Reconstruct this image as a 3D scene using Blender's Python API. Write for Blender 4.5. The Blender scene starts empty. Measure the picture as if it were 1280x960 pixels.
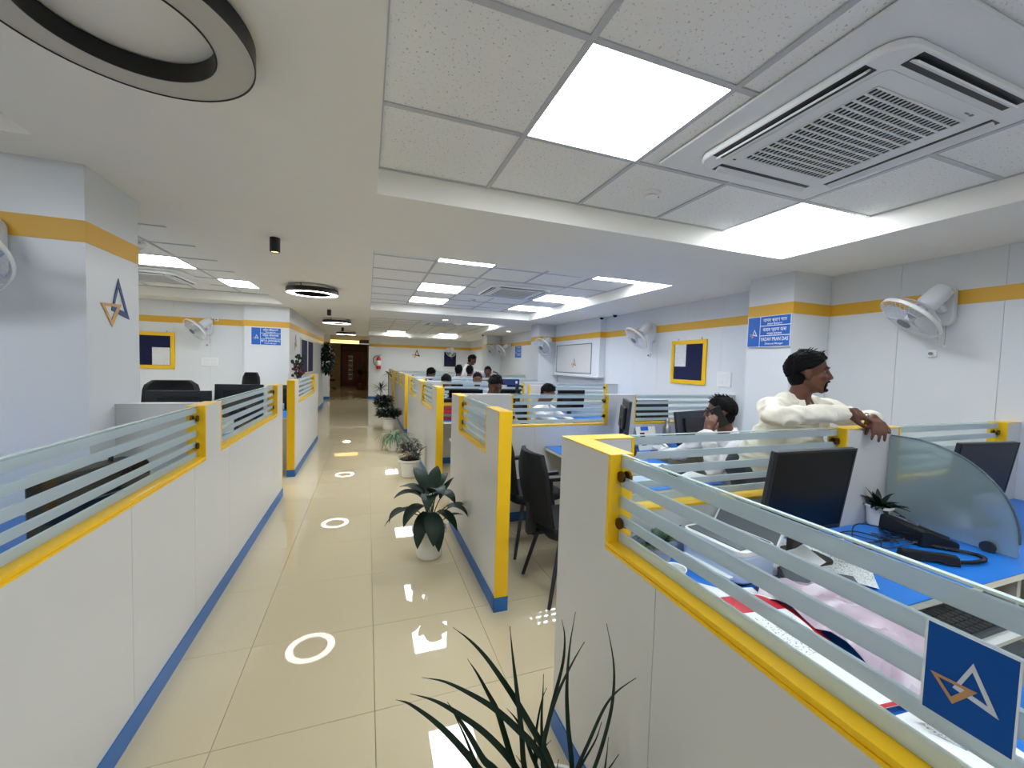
import bpy, bmesh, math, random
from mathutils import Vector, Matrix
random.seed(7)
PI = math.pi
S = bpy.context.scene
COL = S.collection

# ------------------------------------------------------------------ camera, world, exposure
cam_d = bpy.data.cameras.new('camera')
cam_d.sensor_width = 36.0
cam_d.lens = 36.0 * 505.28 / 1280.0
cam_d.clip_start = 0.03
cam_d.clip_end = 100
cam = bpy.data.objects.new('camera', cam_d)
COL.objects.link(cam)
YAW, PIT, ROL = math.radians(19.7537), math.radians(2.77804), math.radians(1.70463)
_f = Vector((math.sin(YAW) * math.cos(PIT), math.cos(YAW) * math.cos(PIT), -math.sin(PIT)))
_r = Vector((math.cos(YAW), -math.sin(YAW), 0))
_u = _r.cross(_f)
_r2 = _r * math.cos(ROL) + _u * math.sin(ROL)
_u2 = -_r * math.sin(ROL) + _u * math.cos(ROL)
cm = Matrix((_r2, _u2, -_f)).transposed().to_4x4()
cm.translation = Vector((0, 0, 1.52))
cam.matrix_world = cm
S.camera = cam

w = bpy.data.worlds.new('world')
S.world = w
w.use_nodes = True
w.node_tree.nodes['Background'].inputs[0].default_value = (0.8, 0.9, 1.0, 1)
w.node_tree.nodes['Background'].inputs[1].default_value = 0.3
S.view_settings.view_transform = 'Standard'
S.view_settings.look = 'None'
S.view_settings.gamma = 1.0
S.view_settings.use_curve_mapping = False
S.view_settings.exposure = 0.22
S.cycles.transparent_max_bounces = 48
S.cycles.max_bounces = 14
S.cycles.diffuse_bounces = 6
S.cycles.glossy_bounces = 5
S.cycles.transmission_bounces = 12
S.cycles.caustics_reflective = False
S.cycles.caustics_refractive = False
S.cycles.sample_clamp_indirect = 6.0
LED = 17.0            # radiance of the lit ceiling panels

# ------------------------------------------------------------------ materials
def lin(c):
    return tuple(((v / 255) / 12.92 if v / 255 <= 0.04045 else ((v / 255 + 0.055) / 1.055) ** 2.4) for v in c) + (1.0,)

MATS = {}
def mat(name, rgb, rough=0.5, metal=0.0, spec=0.5, noise=None, bump=None, emit=None, coat=0.0, trans=0.0):
    """noise=(scale, amount 0..1 of darker mottling); bump=(scale, strength)"""
    m = bpy.data.materials.new(name)
    m.use_nodes = True
    nt = m.node_tree
    b = nt.nodes['Principled BSDF']
    col = lin(rgb)
    b.inputs['Base Color'].default_value = col
    b.inputs['Roughness'].default_value = rough
    b.inputs['Metallic'].default_value = metal
    b.inputs['Specular IOR Level'].default_value = spec
    b.inputs['Coat Weight'].default_value = coat
    b.inputs['Transmission Weight'].default_value = trans
    tc = None
    if noise or bump:
        tc = nt.nodes.new('ShaderNodeTexCoord')
    if noise:
        n = nt.nodes.new('ShaderNodeTexNoise')
        n.inputs['Scale'].default_value = noise[0]
        n.inputs['Detail'].default_value = 4
        nt.links.new(tc.outputs['Object'], n.inputs['Vector'])
        mx = nt.nodes.new('ShaderNodeMix')
        mx.data_type = 'RGBA'
        mx.inputs[6].default_value = tuple(v * (1 - noise[1]) for v in col[:3]) + (1,)
        mx.inputs[7].default_value = tuple(min(1, v * (1 + noise[1] * 0.6)) for v in col[:3]) + (1,)
        nt.links.new(n.outputs['Fac'], mx.inputs[0])
        nt.links.new(mx.outputs[2], b.inputs['Base Color'])
    if bump:
        n2 = nt.nodes.new('ShaderNodeTexNoise')
        n2.inputs['Scale'].default_value = bump[0]
        n2.inputs['Detail'].default_value = 3
        nt.links.new(tc.outputs['Object'], n2.inputs['Vector'])
        bp = nt.nodes.new('ShaderNodeBump')
        bp.inputs['Strength'].default_value = bump[1]
        bp.inputs['Distance'].default_value = 0.01
        nt.links.new(n2.outputs['Fac'], bp.inputs['Height'])
        nt.links.new(bp.outputs['Normal'], b.inputs['Normal'])
    if emit:
        b.inputs['Emission Color'].default_value = lin(emit[0])
        b.inputs['Emission Strength'].default_value = emit[1]
    MATS[name] = m
    return m

WHITE_LAM = mat('white_laminate', (209, 209, 206), 0.35, noise=(3, 0.02))
WALL = mat('wall_laminate', (222, 226, 229), 0.32, noise=(2, 0.02))
SOFFIT = mat('soffit_paint', (243, 241, 233), 0.7, noise=(5, 0.02))
YELLOW = mat('yellow_laminate', (246, 198, 16), 0.32, noise=(8, 0.05))
BAND = mat('yellow_band', (226, 174, 52), 0.45, noise=(6, 0.06))
BLUE_SK = mat('blue_skirting', (38, 104, 176), 0.4, noise=(6, 0.08))
BLUE_DESK = mat('blue_laminate', (28, 120, 214), 0.38, noise=(4, 0.04))
BLACK = mat('black_plastic', (14, 15, 17), 0.4)
BLACK_GL = mat('black_gloss', (6, 8, 11), 0.25, spec=0.18)
DARK = mat('charcoal_plastic', (42, 46, 54), 0.45)
GREYPL = mat('grey_plastic', (120, 126, 134), 0.5)
WHITEPL = mat('white_plastic', (236, 237, 236), 0.35)
FANPL = mat('fan_plastic', (216, 219, 224), 0.3)
ACPL = mat('ac_plastic', (230, 232, 232), 0.4)
CHROME = mat('chrome', (200, 203, 208), 0.18, metal=1.0)
STEEL = mat('brushed_steel', (170, 172, 172), 0.3, metal=1.0, noise=(30, 0.1))
BRONZE = mat('bronze_clamp', (92, 66, 38), 0.35, metal=0.8)
TBAR = mat('grid_steel', (190, 193, 196), 0.45)
PAPER = mat('paper', (240, 241, 240), 0.8, noise=(12, 0.03))
PAPER2 = mat('cream_paper', (232, 232, 220), 0.8, noise=(12, 0.03))
NAVY = mat('navy_felt', (14, 22, 66), 0.9, noise=(60, 0.2))
SIGNB = mat('sign_blue', (18, 98, 190), 0.35)
LOGOB = mat('sticker_blue', (4, 78, 160), 0.5, spec=0.2)
WHITEI = mat('white_ink', (232, 238, 246), 0.5)
ORANGE = mat('orange_ink', (206, 160, 96), 0.5)
NAVYI = mat('navy_ink', (36, 68, 124), 0.5)
WOOD = mat('brown_veneer', (124, 58, 38), 0.35, noise=(14, 0.3))
WOODD = mat('dark_veneer', (66, 28, 20), 0.4, noise=(14, 0.2))
CREAM = mat('cream_paint', (214, 200, 160), 0.7)
POTW = mat('white_pot', (234, 233, 226), 0.4, noise=(9, 0.03))
POTB = mat('brown_pot', (70, 44, 34), 0.55)
SOIL = mat('soil', (44, 34, 26), 0.95, noise=(60, 0.5), bump=(80, 0.8))
LEAFD = mat('dark_leaf', (22, 44, 30), 0.5, spec=0.3, noise=(14, 0.35))
LEAFG = mat('green_leaf', (40, 72, 44), 0.4, noise=(14, 0.35))
LEAFP = mat('pale_leaf', (98, 118, 78), 0.45, noise=(14, 0.3))
LEAFR = mat('grey_red_leaf', (78, 74, 64), 0.5, noise=(20, 0.5))
LEAFS = mat('striped_leaf', (96, 124, 92), 0.45, noise=(20, 0.4))
STEM = mat('stem', (70, 62, 44), 0.7, noise=(20, 0.3))
SKIN = mat('brown_skin', (98, 64, 50), 0.5, noise=(30, 0.08), spec=0.3)
SKIN2 = mat('brown_skin_two', (108, 72, 56), 0.5, noise=(30, 0.08), spec=0.3)
HAIR = mat('black_hair', (7, 6, 7), 0.7, spec=0.15, noise=(90, 0.5), bump=(140, 0.6))
EYEW = mat('eye_white', (118, 106, 98), 0.3)
SHIRT_C = mat('cream_shirt', (236, 231, 214), 0.85, noise=(9, 0.05), bump=(16, 0.35))
SHIRT_W = mat('white_shirt', (232, 228, 230), 0.85, noise=(9, 0.05), bump=(16, 0.35))
SHIRT_G = mat('grey_shirt', (176, 182, 186), 0.85, noise=(9, 0.05))
SHIRT_B = mat('brown_check_shirt', (150, 122, 108), 0.85, noise=(40, 0.4))
TROUS = mat('dark_trousers', (48, 50, 58), 0.9)
FABRIC = mat('black_fabric', (7, 7, 10), 0.85, noise=(120, 0.3), bump=(160, 0.3))
LEATHER = mat('black_leather', (7, 7, 8), 0.45, spec=0.25, bump=(40, 0.4))
MAUVE = mat('mauve_film', (214, 190, 206), 0.3, noise=(10, 0.1), trans=0.25)
RED = mat('red_print', (196, 30, 48), 0.5)
MAROON = mat('maroon_print', (150, 60, 74), 0.5)
TAUPE = mat('taupe_card', (134, 110, 100), 0.7)
PALEBLUE = mat('pale_blue_plastic', (190, 208, 232), 0.35)
EXTRED = mat('extinguisher_red', (184, 40, 36), 0.35)
CPUGREY = mat('pc_grey', (86, 92, 98), 0.5)
BAGGREY = mat('floor_dark', (60, 58, 52), 0.8)

def floor_mat(name, rgb):
    m = mat(name, rgb, 0.02, spec=0.6, noise=(1.4, 0.05))
    return m
TILE = floor_mat('porcelain_tile', (212, 198, 164))
GROUT = mat('grout', (150, 142, 120), 0.6)

def pitted():
    m = mat('mineral_tile', (240, 241, 238), 0.9)
    nt = m.node_tree
    b = nt.nodes['Principled BSDF']
    tc = nt.nodes.new('ShaderNodeTexCoord')
    n = nt.nodes.new('ShaderNodeTexNoise'); n.inputs['Scale'].default_value = 90; n.inputs['Detail'].default_value = 2
    r = nt.nodes.new('ShaderNodeValToRGB')
    r.color_ramp.elements[0].position = 0.29; r.color_ramp.elements[0].color = lin((176, 176, 172))
    r.color_ramp.elements[1].position = 0.37; r.color_ramp.elements[1].color = lin((240, 241, 238))
    bp = nt.nodes.new('ShaderNodeBump'); bp.inputs['Strength'].default_value = 0.5; bp.inputs['Distance'].default_value = 0.003
    nt.links.new(tc.outputs['Object'], n.inputs['Vector'])
    nt.links.new(n.outputs['Fac'], r.inputs[0])
    nt.links.new(r.outputs[0], b.inputs['Base Color'])
    nt.links.new(n.outputs['Fac'], bp.inputs['Height'])
    nt.links.new(bp.outputs[0], b.inputs['Normal'])
    return m
CTILE = pitted()

def emitter(name, rgb, strength):
    m = bpy.data.materials.new(name); m.use_nodes = True
    nt = m.node_tree; nt.nodes.clear()
    e = nt.nodes.new('ShaderNodeEmission'); o = nt.nodes.new('ShaderNodeOutputMaterial')
    e.inputs[0].default_value = lin(rgb); e.inputs[1].default_value = strength
    nt.links.new(e.outputs[0], o.inputs[0])
    return m
LEDM = emitter('led_panel_light', (240, 246, 255), LED)
RINGM = emitter('ring_light', (255, 247, 232), 9.0)
SPOTM = emitter('downlight_warm', (255, 190, 120), 5.0)
DOWNM = emitter('downlight_white', (245, 248, 255), 12.0)
BULKGLOWM = emitter('bulkhead_glow', (255, 214, 120), 2.2)  # emissive colour imitating a warm-lit bulkhead face
RINGOFF = mat('ring_diffuser_unlit', (196, 193, 184), 0.6)

def glass_mat():
    m = bpy.data.materials.new('clear_glass'); m.use_nodes = True
    nt = m.node_tree; nt.nodes.clear()
    o = nt.nodes.new('ShaderNodeOutputMaterial'); mx = nt.nodes.new('ShaderNodeMixShader')
    t = nt.nodes.new('ShaderNodeBsdfTransparent'); g = nt.nodes.new('ShaderNodeBsdfGlossy'); f = nt.nodes.new('ShaderNodeFresnel')
    t.inputs[0].default_value = (0.955, 0.985, 0.975, 1); g.inputs['Roughness'].default_value = 0.02
    f.inputs[0].default_value = 1.42
    ge = nt.nodes.new('ShaderNodeNewGeometry'); k = nt.nodes.new('ShaderNodeMath'); k.operation = 'SUBTRACT'; k.inputs[0].default_value = 1.0
    k2 = nt.nodes.new('ShaderNodeMath'); k2.operation = 'MULTIPLY'
    nt.links.new(ge.outputs['Backfacing'], k.inputs[1]); nt.links.new(k.outputs[0], k2.inputs[0]); nt.links.new(f.outputs[0], k2.inputs[1])
    nt.links.new(k2.outputs[0], mx.inputs[0]); nt.links.new(t.outputs[0], mx.inputs[1]); nt.links.new(g.outputs[0], mx.inputs[2])
    nt.links.new(mx.outputs[0], o.inputs[0])
    return m
GLASS = glass_mat()

def frost_mat(name, rgb, solid, rough):
    m = bpy.data.materials.new(name); m.use_nodes = True
    nt = m.node_tree; nt.nodes.clear()
    o = nt.nodes.new('ShaderNodeOutputMaterial')
    d = nt.nodes.new('ShaderNodeBsdfDiffuse'); tr = nt.nodes.new('ShaderNodeBsdfTranslucent'); rf = nt.nodes.new('ShaderNodeBsdfRefraction')
    for n in (d, tr): n.inputs[0].default_value = lin(rgb)
    rf.inputs[0].default_value = (0.9, 0.97, 0.95, 1); rf.inputs['Roughness'].default_value = rough; rf.inputs['IOR'].default_value = 1.06
    a = nt.nodes.new('ShaderNodeMixShader'); a.inputs[0].default_value = 0.45
    b = nt.nodes.new('ShaderNodeMixShader'); b.inputs[0].default_value = solid
    nt.links.new(d.outputs[0], a.inputs[1]); nt.links.new(tr.outputs[0], a.inputs[2])
    nt.links.new(rf.outputs[0], b.inputs[1]); nt.links.new(a.outputs[0], b.inputs[2])
    nt.links.new(b.outputs[0], o.inputs[0])
    return m
FROST = frost_mat('frosted_film', (220, 231, 236), 0.74, 0.3)
FROSTD = frost_mat('frosted_glass', (204, 222, 222), 0.46, 0.42)
GLEDGE = mat('glass_edge', (206, 226, 222), 0.15, spec=0.8)

def print_mat(name, paper, ink, scale, thresh=0.55):
    m = mat(name, paper, 0.8)
    nt = m.node_tree; b = nt.nodes['Principled BSDF']
    tc = nt.nodes.new('ShaderNodeTexCoord')
    mp = nt.nodes.new('ShaderNodeMapping'); mp.inputs['Scale'].default_value = (scale * 0.5, scale * 0.9, scale)
    n = nt.nodes.new('ShaderNodeTexNoise'); n.inputs['Scale'].default_value = 1.0; n.inputs['Detail'].default_value = 6
    r = nt.nodes.new('ShaderNodeValToRGB')
    r.color_ramp.elements[0].position = thresh - 0.03; r.color_ramp.elements[0].color = lin(paper)
    r.color_ramp.elements[1].position = thresh + 0.03; r.color_ramp.elements[1].color = lin(ink)
    nt.links.new(tc.outputs['Object'], mp.inputs['Vector']); nt.links.new(mp.outputs[0], n.inputs['Vector'])
    nt.links.new(n.outputs['Fac'], r.inputs[0]); nt.links.new(r.outputs[0], b.inputs['Base Color'])
    return m
PRINTED = print_mat('printed_sheet', (240, 241, 242), (150, 152, 158), 260, 0.58)
NOTICE = print_mat('notice_print', (238, 239, 240), (140, 142, 150), 260, 0.56)

# ------------------------------------------------------------------ mesh helpers
class MB:
    def __init__(s):
        s.v = []; s.f = []; s.m = []; s.cur = 0
    def mi(s, i):
        s.cur = i; return s
    def add(s, vs, fs):
        o = len(s.v)
        s.v += [Vector(p) for p in vs]
        for f in fs:
            s.f.append([o + i for i in f]); s.m.append(s.cur)
        return s
    def box(s, x0, x1, y0, y1, z0, z1):
        if x0 > x1: x0, x1 = x1, x0
        if y0 > y1: y0, y1 = y1, y0
        if z0 > z1: z0, z1 = z1, z0
        vs = [(x0, y0, z0), (x1, y0, z0), (x1, y1, z0), (x0, y1, z0), (x0, y0, z1), (x1, y0, z1), (x1, y1, z1), (x0, y1, z1)]
        return s.add(vs, [(3, 2, 1, 0), (4, 5, 6, 7), (0, 1, 5, 4), (1, 2, 6, 5), (2, 3, 7, 6), (3, 0, 4, 7)])
    def obox(s, M, x0, x1, y0, y1, z0, z1):
        n = len(s.v); s.box(x0, x1, y0, y1, z0, z1)
        for i in range(n, len(s.v)): s.v[i] = M @ s.v[i]
        return s
    def ring(s, rings, closed=True, cap=True):
        n = len(rings[0]); vs = [p for r in rings for p in r]; fs = []
        for a in range(len(rings) - 1):
            for i in range(n if closed else n - 1):
                j = (i + 1) % n
                fs.append((a * n + i, a * n + j, (a + 1) * n + j, (a + 1) * n + i))
        if cap and closed:
            fs.append(tuple(range(n - 1, -1, -1)))
            fs.append(tuple((len(rings) - 1) * n + i for i in range(n)))
        return s.add(vs, fs)
    def tube(s, path, r, n=8, cap=True):
        P = [Vector(p) for p in path]; rs = r if isinstance(r, (list, tuple)) else [r] * len(P)
        t = (P[1] - P[0]).normalized()
        a = Vector((0, 0, 1)) if abs(t.z) < 0.9 else Vector((1, 0, 0))
        x = t.cross(a).normalized(); rings = []
        for i, p in enumerate(P):
            d = (P[min(i + 1, len(P) - 1)] - P[max(i - 1, 0)]).normalized()
            x = (x - d * x.dot(d)).normalized(); y = d.cross(x)
            rings.append([p + x * rs[i] * math.cos(2 * PI * k / n) + y * rs[i] * math.sin(2 * PI * k / n) for k in range(n)])
        return s.ring(rings, cap=cap)
    def lathe(s, prof, n=24, c=(0, 0, 0), M=None, cap=True):
        c = Vector(c); rings = []
        for r, z in prof:
            q = [Vector((r * math.cos(2 * PI * k / n), r * math.sin(2 * PI * k / n), z)) for k in range(n)]
            rings.append([(M @ p if M else p) + c for p in q])
        return s.ring(rings, cap=cap)
    def ell(s, c, r, n=16, m=10, M=None, fn=None):
        if not isinstance(r, (tuple, list)): r = (r, r, r)
        c = Vector(c); vs = []; fs = []
        def put(p):
            q = Vector((p[0] * r[0], p[1] * r[1], p[2] * r[2]))
            if fn: q = fn(q, Vector(p))
            if M: q = M @ q
            vs.append(q + c)
        put((0, 0, -1))
        for j in range(1, m):
            t = -PI / 2 + PI * j / m
            for i in range(n):
                a = 2 * PI * i / n
                put((math.cos(t) * math.cos(a), math.cos(t) * math.sin(a), math.sin(t)))
        put((0, 0, 1))
        for i in range(n):
            fs.append((0, 1 + (i + 1) % n, 1 + i))
            fs.append((len(vs) - 1, 1 + (m - 2) * n + i, 1 + (m - 2) * n + (i + 1) % n))
        for j in range(m - 2):
            for i in range(n):
                a = 1 + j * n + i; b = 1 + j * n + (i + 1) % n
                fs.append((a, b, b + n, a + n))
        return s.add(vs, fs)
    def cap(s, a, b, ra, rb, n=14, k=4):
        """tapered capsule"""
        a = Vector(a); b = Vector(b); d = (b - a)
        L = d.length; d = d.normalized() if L > 1e-6 else Vector((0, 0, 1))
        x = d.orthogonal().normalized(); y = d.cross(x); rings = []
        for i in range(k + 1):
            t = -PI / 2 + (PI / 2) * i / k
            rr = max(ra * math.cos(t), 1e-4)
            rings.append([a + d * ra * math.sin(t) + x * rr * math.cos(2 * PI * q / n) + y * rr * math.sin(2 * PI * q / n) for q in range(n)])
        for i in range(k + 1):
            t = (PI / 2) * i / k
            rr = max(rb * math.cos(t), 1e-4)
            rings.append([b + d * rb * math.sin(t) + x * rr * math.cos(2 * PI * q / n) + y * rr * math.sin(2 * PI * q / n) for q in range(n)])
        return s.ring(rings)
    def prism(s, poly, M, t0, t1):
        """2D polygon in local XY extruded along local Z from t0 to t1, mapped by M"""
        n = len(poly)
        vs = [M @ Vector((p[0], p[1], t0)) for p in poly] + [M @ Vector((p[0], p[1], t1)) for p in poly]
        fs = [tuple(range(n - 1, -1, -1)), tuple(range(n, 2 * n))] + [(i, (i + 1) % n, n + (i + 1) % n, n + i) for i in range(n)]
        return s.add(vs, fs)
    def leaf(s, pts, w, up=(0, 0, 1), fold=0.25, th=0.0015, prof=None):
        P = [Vector(p) for p in pts]; up = Vector(up); rings = []; n = len(P)
        for i, p in enumerate(P):
            d = (P[min(i + 1, n - 1)] - P[max(i - 1, 0)]).normalized()
            x = d.cross(up)
            if x.length < 1e-3: x = d.orthogonal()
            x.normalize(); nrm = x.cross(d)
            t = i / (n - 1)
            k = prof(t) if prof else math.sin(PI * min(1, 0.06 + 0.94 * t) ** 0.8) ** 0.8
            ww = max(w * 0.5 * k, 0.0006)
            rings.append([p - x * ww + nrm * ww * fold, p + nrm * th, p + x * ww + nrm * ww * fold, p - nrm * th])
        return s.ring(rings)
    def build(s, name, mats, parent=None, world=False, smooth=None, bevel=None, kind=None):
        me = bpy.data.meshes.new(name)
        off = ROOT.get(parent.name, Vector()) if (parent and world) else Vector()
        me.from_pydata([p - off for p in s.v], [], s.f)
        if not isinstance(mats, (list, tuple)): mats = [mats]
        for m in mats: me.materials.append(m)
        if len(mats) > 1: me.polygons.foreach_set('material_index', s.m)
        bm = bmesh.new(); bm.from_mesh(me)
        bmesh.ops.recalc_face_normals(bm, faces=bm.faces)
        bm.to_mesh(me); bm.free()
        if smooth is not None:
            me.shade_smooth()
            me.set_sharp_from_angle(angle=math.radians(smooth))
        o = bpy.data.objects.new(name, me); COL.objects.link(o)
        if parent: o.parent = parent
        if bevel:
            b = o.modifiers.new('bevel', 'BEVEL'); b.width = bevel; b.segments = 2; b.limit_method = 'ANGLE'
        if kind: o['kind'] = kind
        return o

ROOT = {}
def thing(name, label, cat, loc=(0, 0, 0), rot=0.0, group=None, scale=1.0):
    o = bpy.data.objects.new(name, None); COL.objects.link(o)
    o.empty_display_size = 0.05
    o.location = loc; o.rotation_euler = (0, 0, rot); o.scale = (scale,) * 3
    o['label'] = label; o['category'] = cat
    if group: o['group'] = group
    ROOT[o.name] = Vector(loc)
    return o
def tag(o, label, cat, group=None):
    o['label'] = label; o['category'] = cat
    if group: o['group'] = group
    return o
def struct(o):
    o['kind'] = 'structure'; return o
def dup(root, loc, rot, label, group=None):
    r = root.copy(); COL.objects.link(r)
    r.location = loc; r.rotation_euler = (0, 0, rot); r['label'] = label
    if group: r['group'] = group
    ROOT[r.name] = Vector(loc)
    for ch in list(root.children):
        c = ch.copy(); COL.objects.link(c); c.parent = r
        for g in list(ch.children):
            d = g.copy(); COL.objects.link(d); d.parent = c
    return r
def rect2(x0, x1, y0, y1):
    return [(x0, y0), (x1, y0), (x1, y1), (x0, y1)]
def rrect(w, h, r, n=5):
    p = []
    for cx, cy, a0 in ((w / 2 - r, h / 2 - r, 0), (-w / 2 + r, h / 2 - r, PI / 2), (-w / 2 + r, -h / 2 + r, PI), (w / 2 - r, -h / 2 + r, 1.5 * PI)):
        for i in range(n + 1):
            a = a0 + PI / 2 * i / n
            p.append((cx + r * math.cos(a), cy + r * math.sin(a)))
    return p
def frame_M(o, x, y):
    """matrix with local X=x, local Y=y, local Z=x cross y, origin o"""
    x = Vector(x).normalized(); y = Vector(y).normalized(); z = x.cross(y)
    M = Matrix((x, y, z)).transposed().to_4x4(); M.translation = Vector(o); return M
def bez(a, b, c, n):
    a, b, c = Vector(a), Vector(b), Vector(c)
    return [a * (1 - t) ** 2 + b * 2 * t * (1 - t) + c * t * t for t in [i / n for i in range(n + 1)]]
def spline(pts, n):
    """Catmull-Rom through points"""
    P = [Vector(p) for p in pts]; P = [P[0] * 2 - P[1]] + P + [P[-1] * 2 - P[-2]]; out = []
    for i in range(1, len(P) - 2):
        for k in range(n):
            t = k / n
            out.append(0.5 * ((2 * P[i]) + (P[i + 1] - P[i - 1]) * t + (2 * P[i - 1] - 5 * P[i] + 4 * P[i + 1] - P[i + 2]) * t * t + (3 * P[i] - P[i - 1] - 3 * P[i + 1] + P[i + 2]) * t ** 3))
    out.append(P[-2]); return out
# ------------------------------------------------------------------ floor
XW, YF, XL, YB = 4.12, 16.8, -4.6, -2.6
ZS, ZT = 2.437, 2.58
fl = MB().box(XL - 0.1, XW + 0.1, YB - 0.1, 26.0, -0.12, -0.006).build('floor', GROUT); struct(fl)
tile_me = None
TS = 0.6
rest = MB()
for i in range(-8, 8):
    for j in range(-7, 41):
        x0 = 0.05 + TS * i; y0 = 1.172 + TS * j
        x1, y1 = x0 + TS - 0.0025, y0 + TS - 0.0025
        if x0 > XW or x1 < XL or y1 < YB or y0 > 25.8: continue
        if -2 <= i <= 3 and -2 <= j <= 26:
            if tile_me is None:
                t = MB().box(0, TS - 0.0025, 0, TS - 0.0025, -0.006, 0.0).build('floor_tile', TILE, fl)
                tile_me = t.data
            else:
                t = bpy.data.objects.new('floor_tile', tile_me); COL.objects.link(t); t.parent = fl
            t.location = (x0, y0, 0)
        else:
            rest.box(x0, x1, y0, y1, -0.006, 0.0)
rest.build('floor_tile_field', TILE, fl, kind='stuff')

# ------------------------------------------------------------------ ceiling: soffit with coffers
def gridlines(lo, hi, ref, step=0.615):
    k = math.ceil((lo + 0.02 - ref) / step); out = [lo]
    v = ref + k * step
    while v < hi - 0.02:
        if v > lo + 0.02: out.append(v)
        v += step
    return out + [hi]
COFFERS = [  # x0,x1,y0,y1, xref,yref,ystep
    (0.04, 3.15, -1.9, 2.403, 0.67, 1.80, 0.6),
    (0.04, 3.15, 3.64, 7.83, 0.67, 7.42, 0.62),
    (0.04, 3.15, 9.2, 15.65, 0.67, 15.03, 0.615),
    (-4.45, -1.38, 3.6, 7.95, -1.97, 6.05, 0.615),
    (-4.45, -1.35, -1.9, 2.375, -1.97, 1.80, 0.6)]
xs = sorted({XL, XW + 0.02, 0.04, 3.15, -4.45, -1.38, -1.35}); ys = sorted({YB, YF + 0.05, -1.9, 2.403, 3.59, 7.83, 9.2, 15.65, 3.6, 3.64, 7.95, 2.375})
cb = MB()
for a in range(len(xs) - 1):
    for b in range(len(ys) - 1):
        cx, cy = (xs[a] + xs[a + 1]) / 2, (ys[b] + ys[b + 1]) / 2
        if any(c[0] < cx < c[1] and c[2] < cy < c[3] for c in COFFERS): continue
        cb.box(xs[a], xs[a + 1], ys[b], ys[b + 1], ZS, ZT + 0.06)
cb.box(XL, XW + 0.02, YB, YF + 0.05, ZT + 0.05, ZT + 0.15)
ceil = cb.build('ceiling', SOFFIT); struct(ceil)
PANELS = []   # (x0,x1,y0,y1,coffer)
LIT = {0: [(1, 1.2), (4, 1.8), (1, -0.6), (4, -0.6)], 1: [(1, 3.70), (1, 5.56), (1, 6.80), (4, 3.70), (4, 5.56), (4, 6.80)],
       2: [(1, 9.495), (1, 15.03), (4, 10.11), (4, 15.03)], 3: [], 4: []}  # first aisle-side panel here is added, hidden, to help light the far end
LITX = {3: [(-2.585, 5.435), (-1.97, 6.665), (-3.815, 5.435)], 4: [(-2.585, 0.6), (-2.585, -0.6)]}
for ci, (x0, x1, y0, y1, xr, yr, ystep) in enumerate(COFFERS):
    gx = gridlines(x0, x1, xr); gy = gridlines(y0, y1, yr, ystep)
    bars = MB()
    for v in gx: bars.box(max(v - 0.012, x0), min(v + 0.012, x1), y0, y1, ZT - 0.008, ZT - 0.002)
    for v in gy: bars.box(x0, x1, max(v - 0.012, y0), min(v + 0.012, y1), ZT - 0.007, ZT - 0.001)
    bars.build('ceiling_grid', TBAR, ceil)
    cache = {}
    for a in range(len(gx) - 1):
        for b in range(len(gy) - 1):
            X0, X1, Y0, Y1 = gx[a], gx[a + 1], gy[b], gy[b + 1]
            lit = any(a == q[0] and abs(Y0 - q[1]) < 0.1 and Y1 - Y0 > 0.3 for q in LIT[ci]) or any(abs(X0 - q[0]) < 0.1 and abs(Y0 - q[1]) < 0.1 for q in LITX.get(ci, []))
            if lit:
                PANELS.append((X0, X1, Y0, Y1, ci)); continue
            if min(X1 - X0, Y1 - Y0) < 0.03: continue
            key = (round(X1 - X0, 3), round(Y1 - Y0, 3))
            if key not in cache:
                t = MB().box(0, X1 - X0 - 0.004, 0, Y1 - Y0 - 0.004, 0, 0.015).build('ceiling_tile', CTILE, ceil)
                cache[key] = t.data
            else:
                t = bpy.data.objects.new('ceiling_tile', cache[key]); COL.objects.link(t); t.parent = ceil
            t.location = (X0 + 0.002, Y0 + 0.002, ZT)
PLAB = {}
CNAME = ['nearest right recess', 'middle right recess', 'farthest right recess', 'left bay recess', 'near left recess']
for (X0, X1, Y0, Y1, ci) in PANELS:
    line = sorted(p[2] for p in PANELS if p[4] == ci and abs(p[0] - X0) < 0.1)
    col = ('aisle-side' if X0 < 1.0 else 'central' if X0 < 2 else 'wall-side') if ci < 3 else ('outermost' if X0 < -3 else 'inner' if X0 < -2.2 else 'aisle-side')
    row = ['nearest', 'second', 'third', 'fourth', 'fifth'][line.index(Y0)] if len(line) > 1 else 'only'
    p = thing('light_panel', '%s lit LED panel of the %s row in the %s' % (row, col, CNAME[ci]), 'light', (X0, Y0, ZT), group='square LED ceiling panels')
    MB().box(0.014, X1 - X0 - 0.014, 0.014, Y1 - Y0 - 0.014, -0.006, 0.004).build('diffuser', LEDM, p)
    MB().box(0.004, X1 - X0 - 0.004, 0.004, Y1 - Y0 - 0.004, 0.005, 0.03).build('housing', WHITEPL, p)

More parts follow.
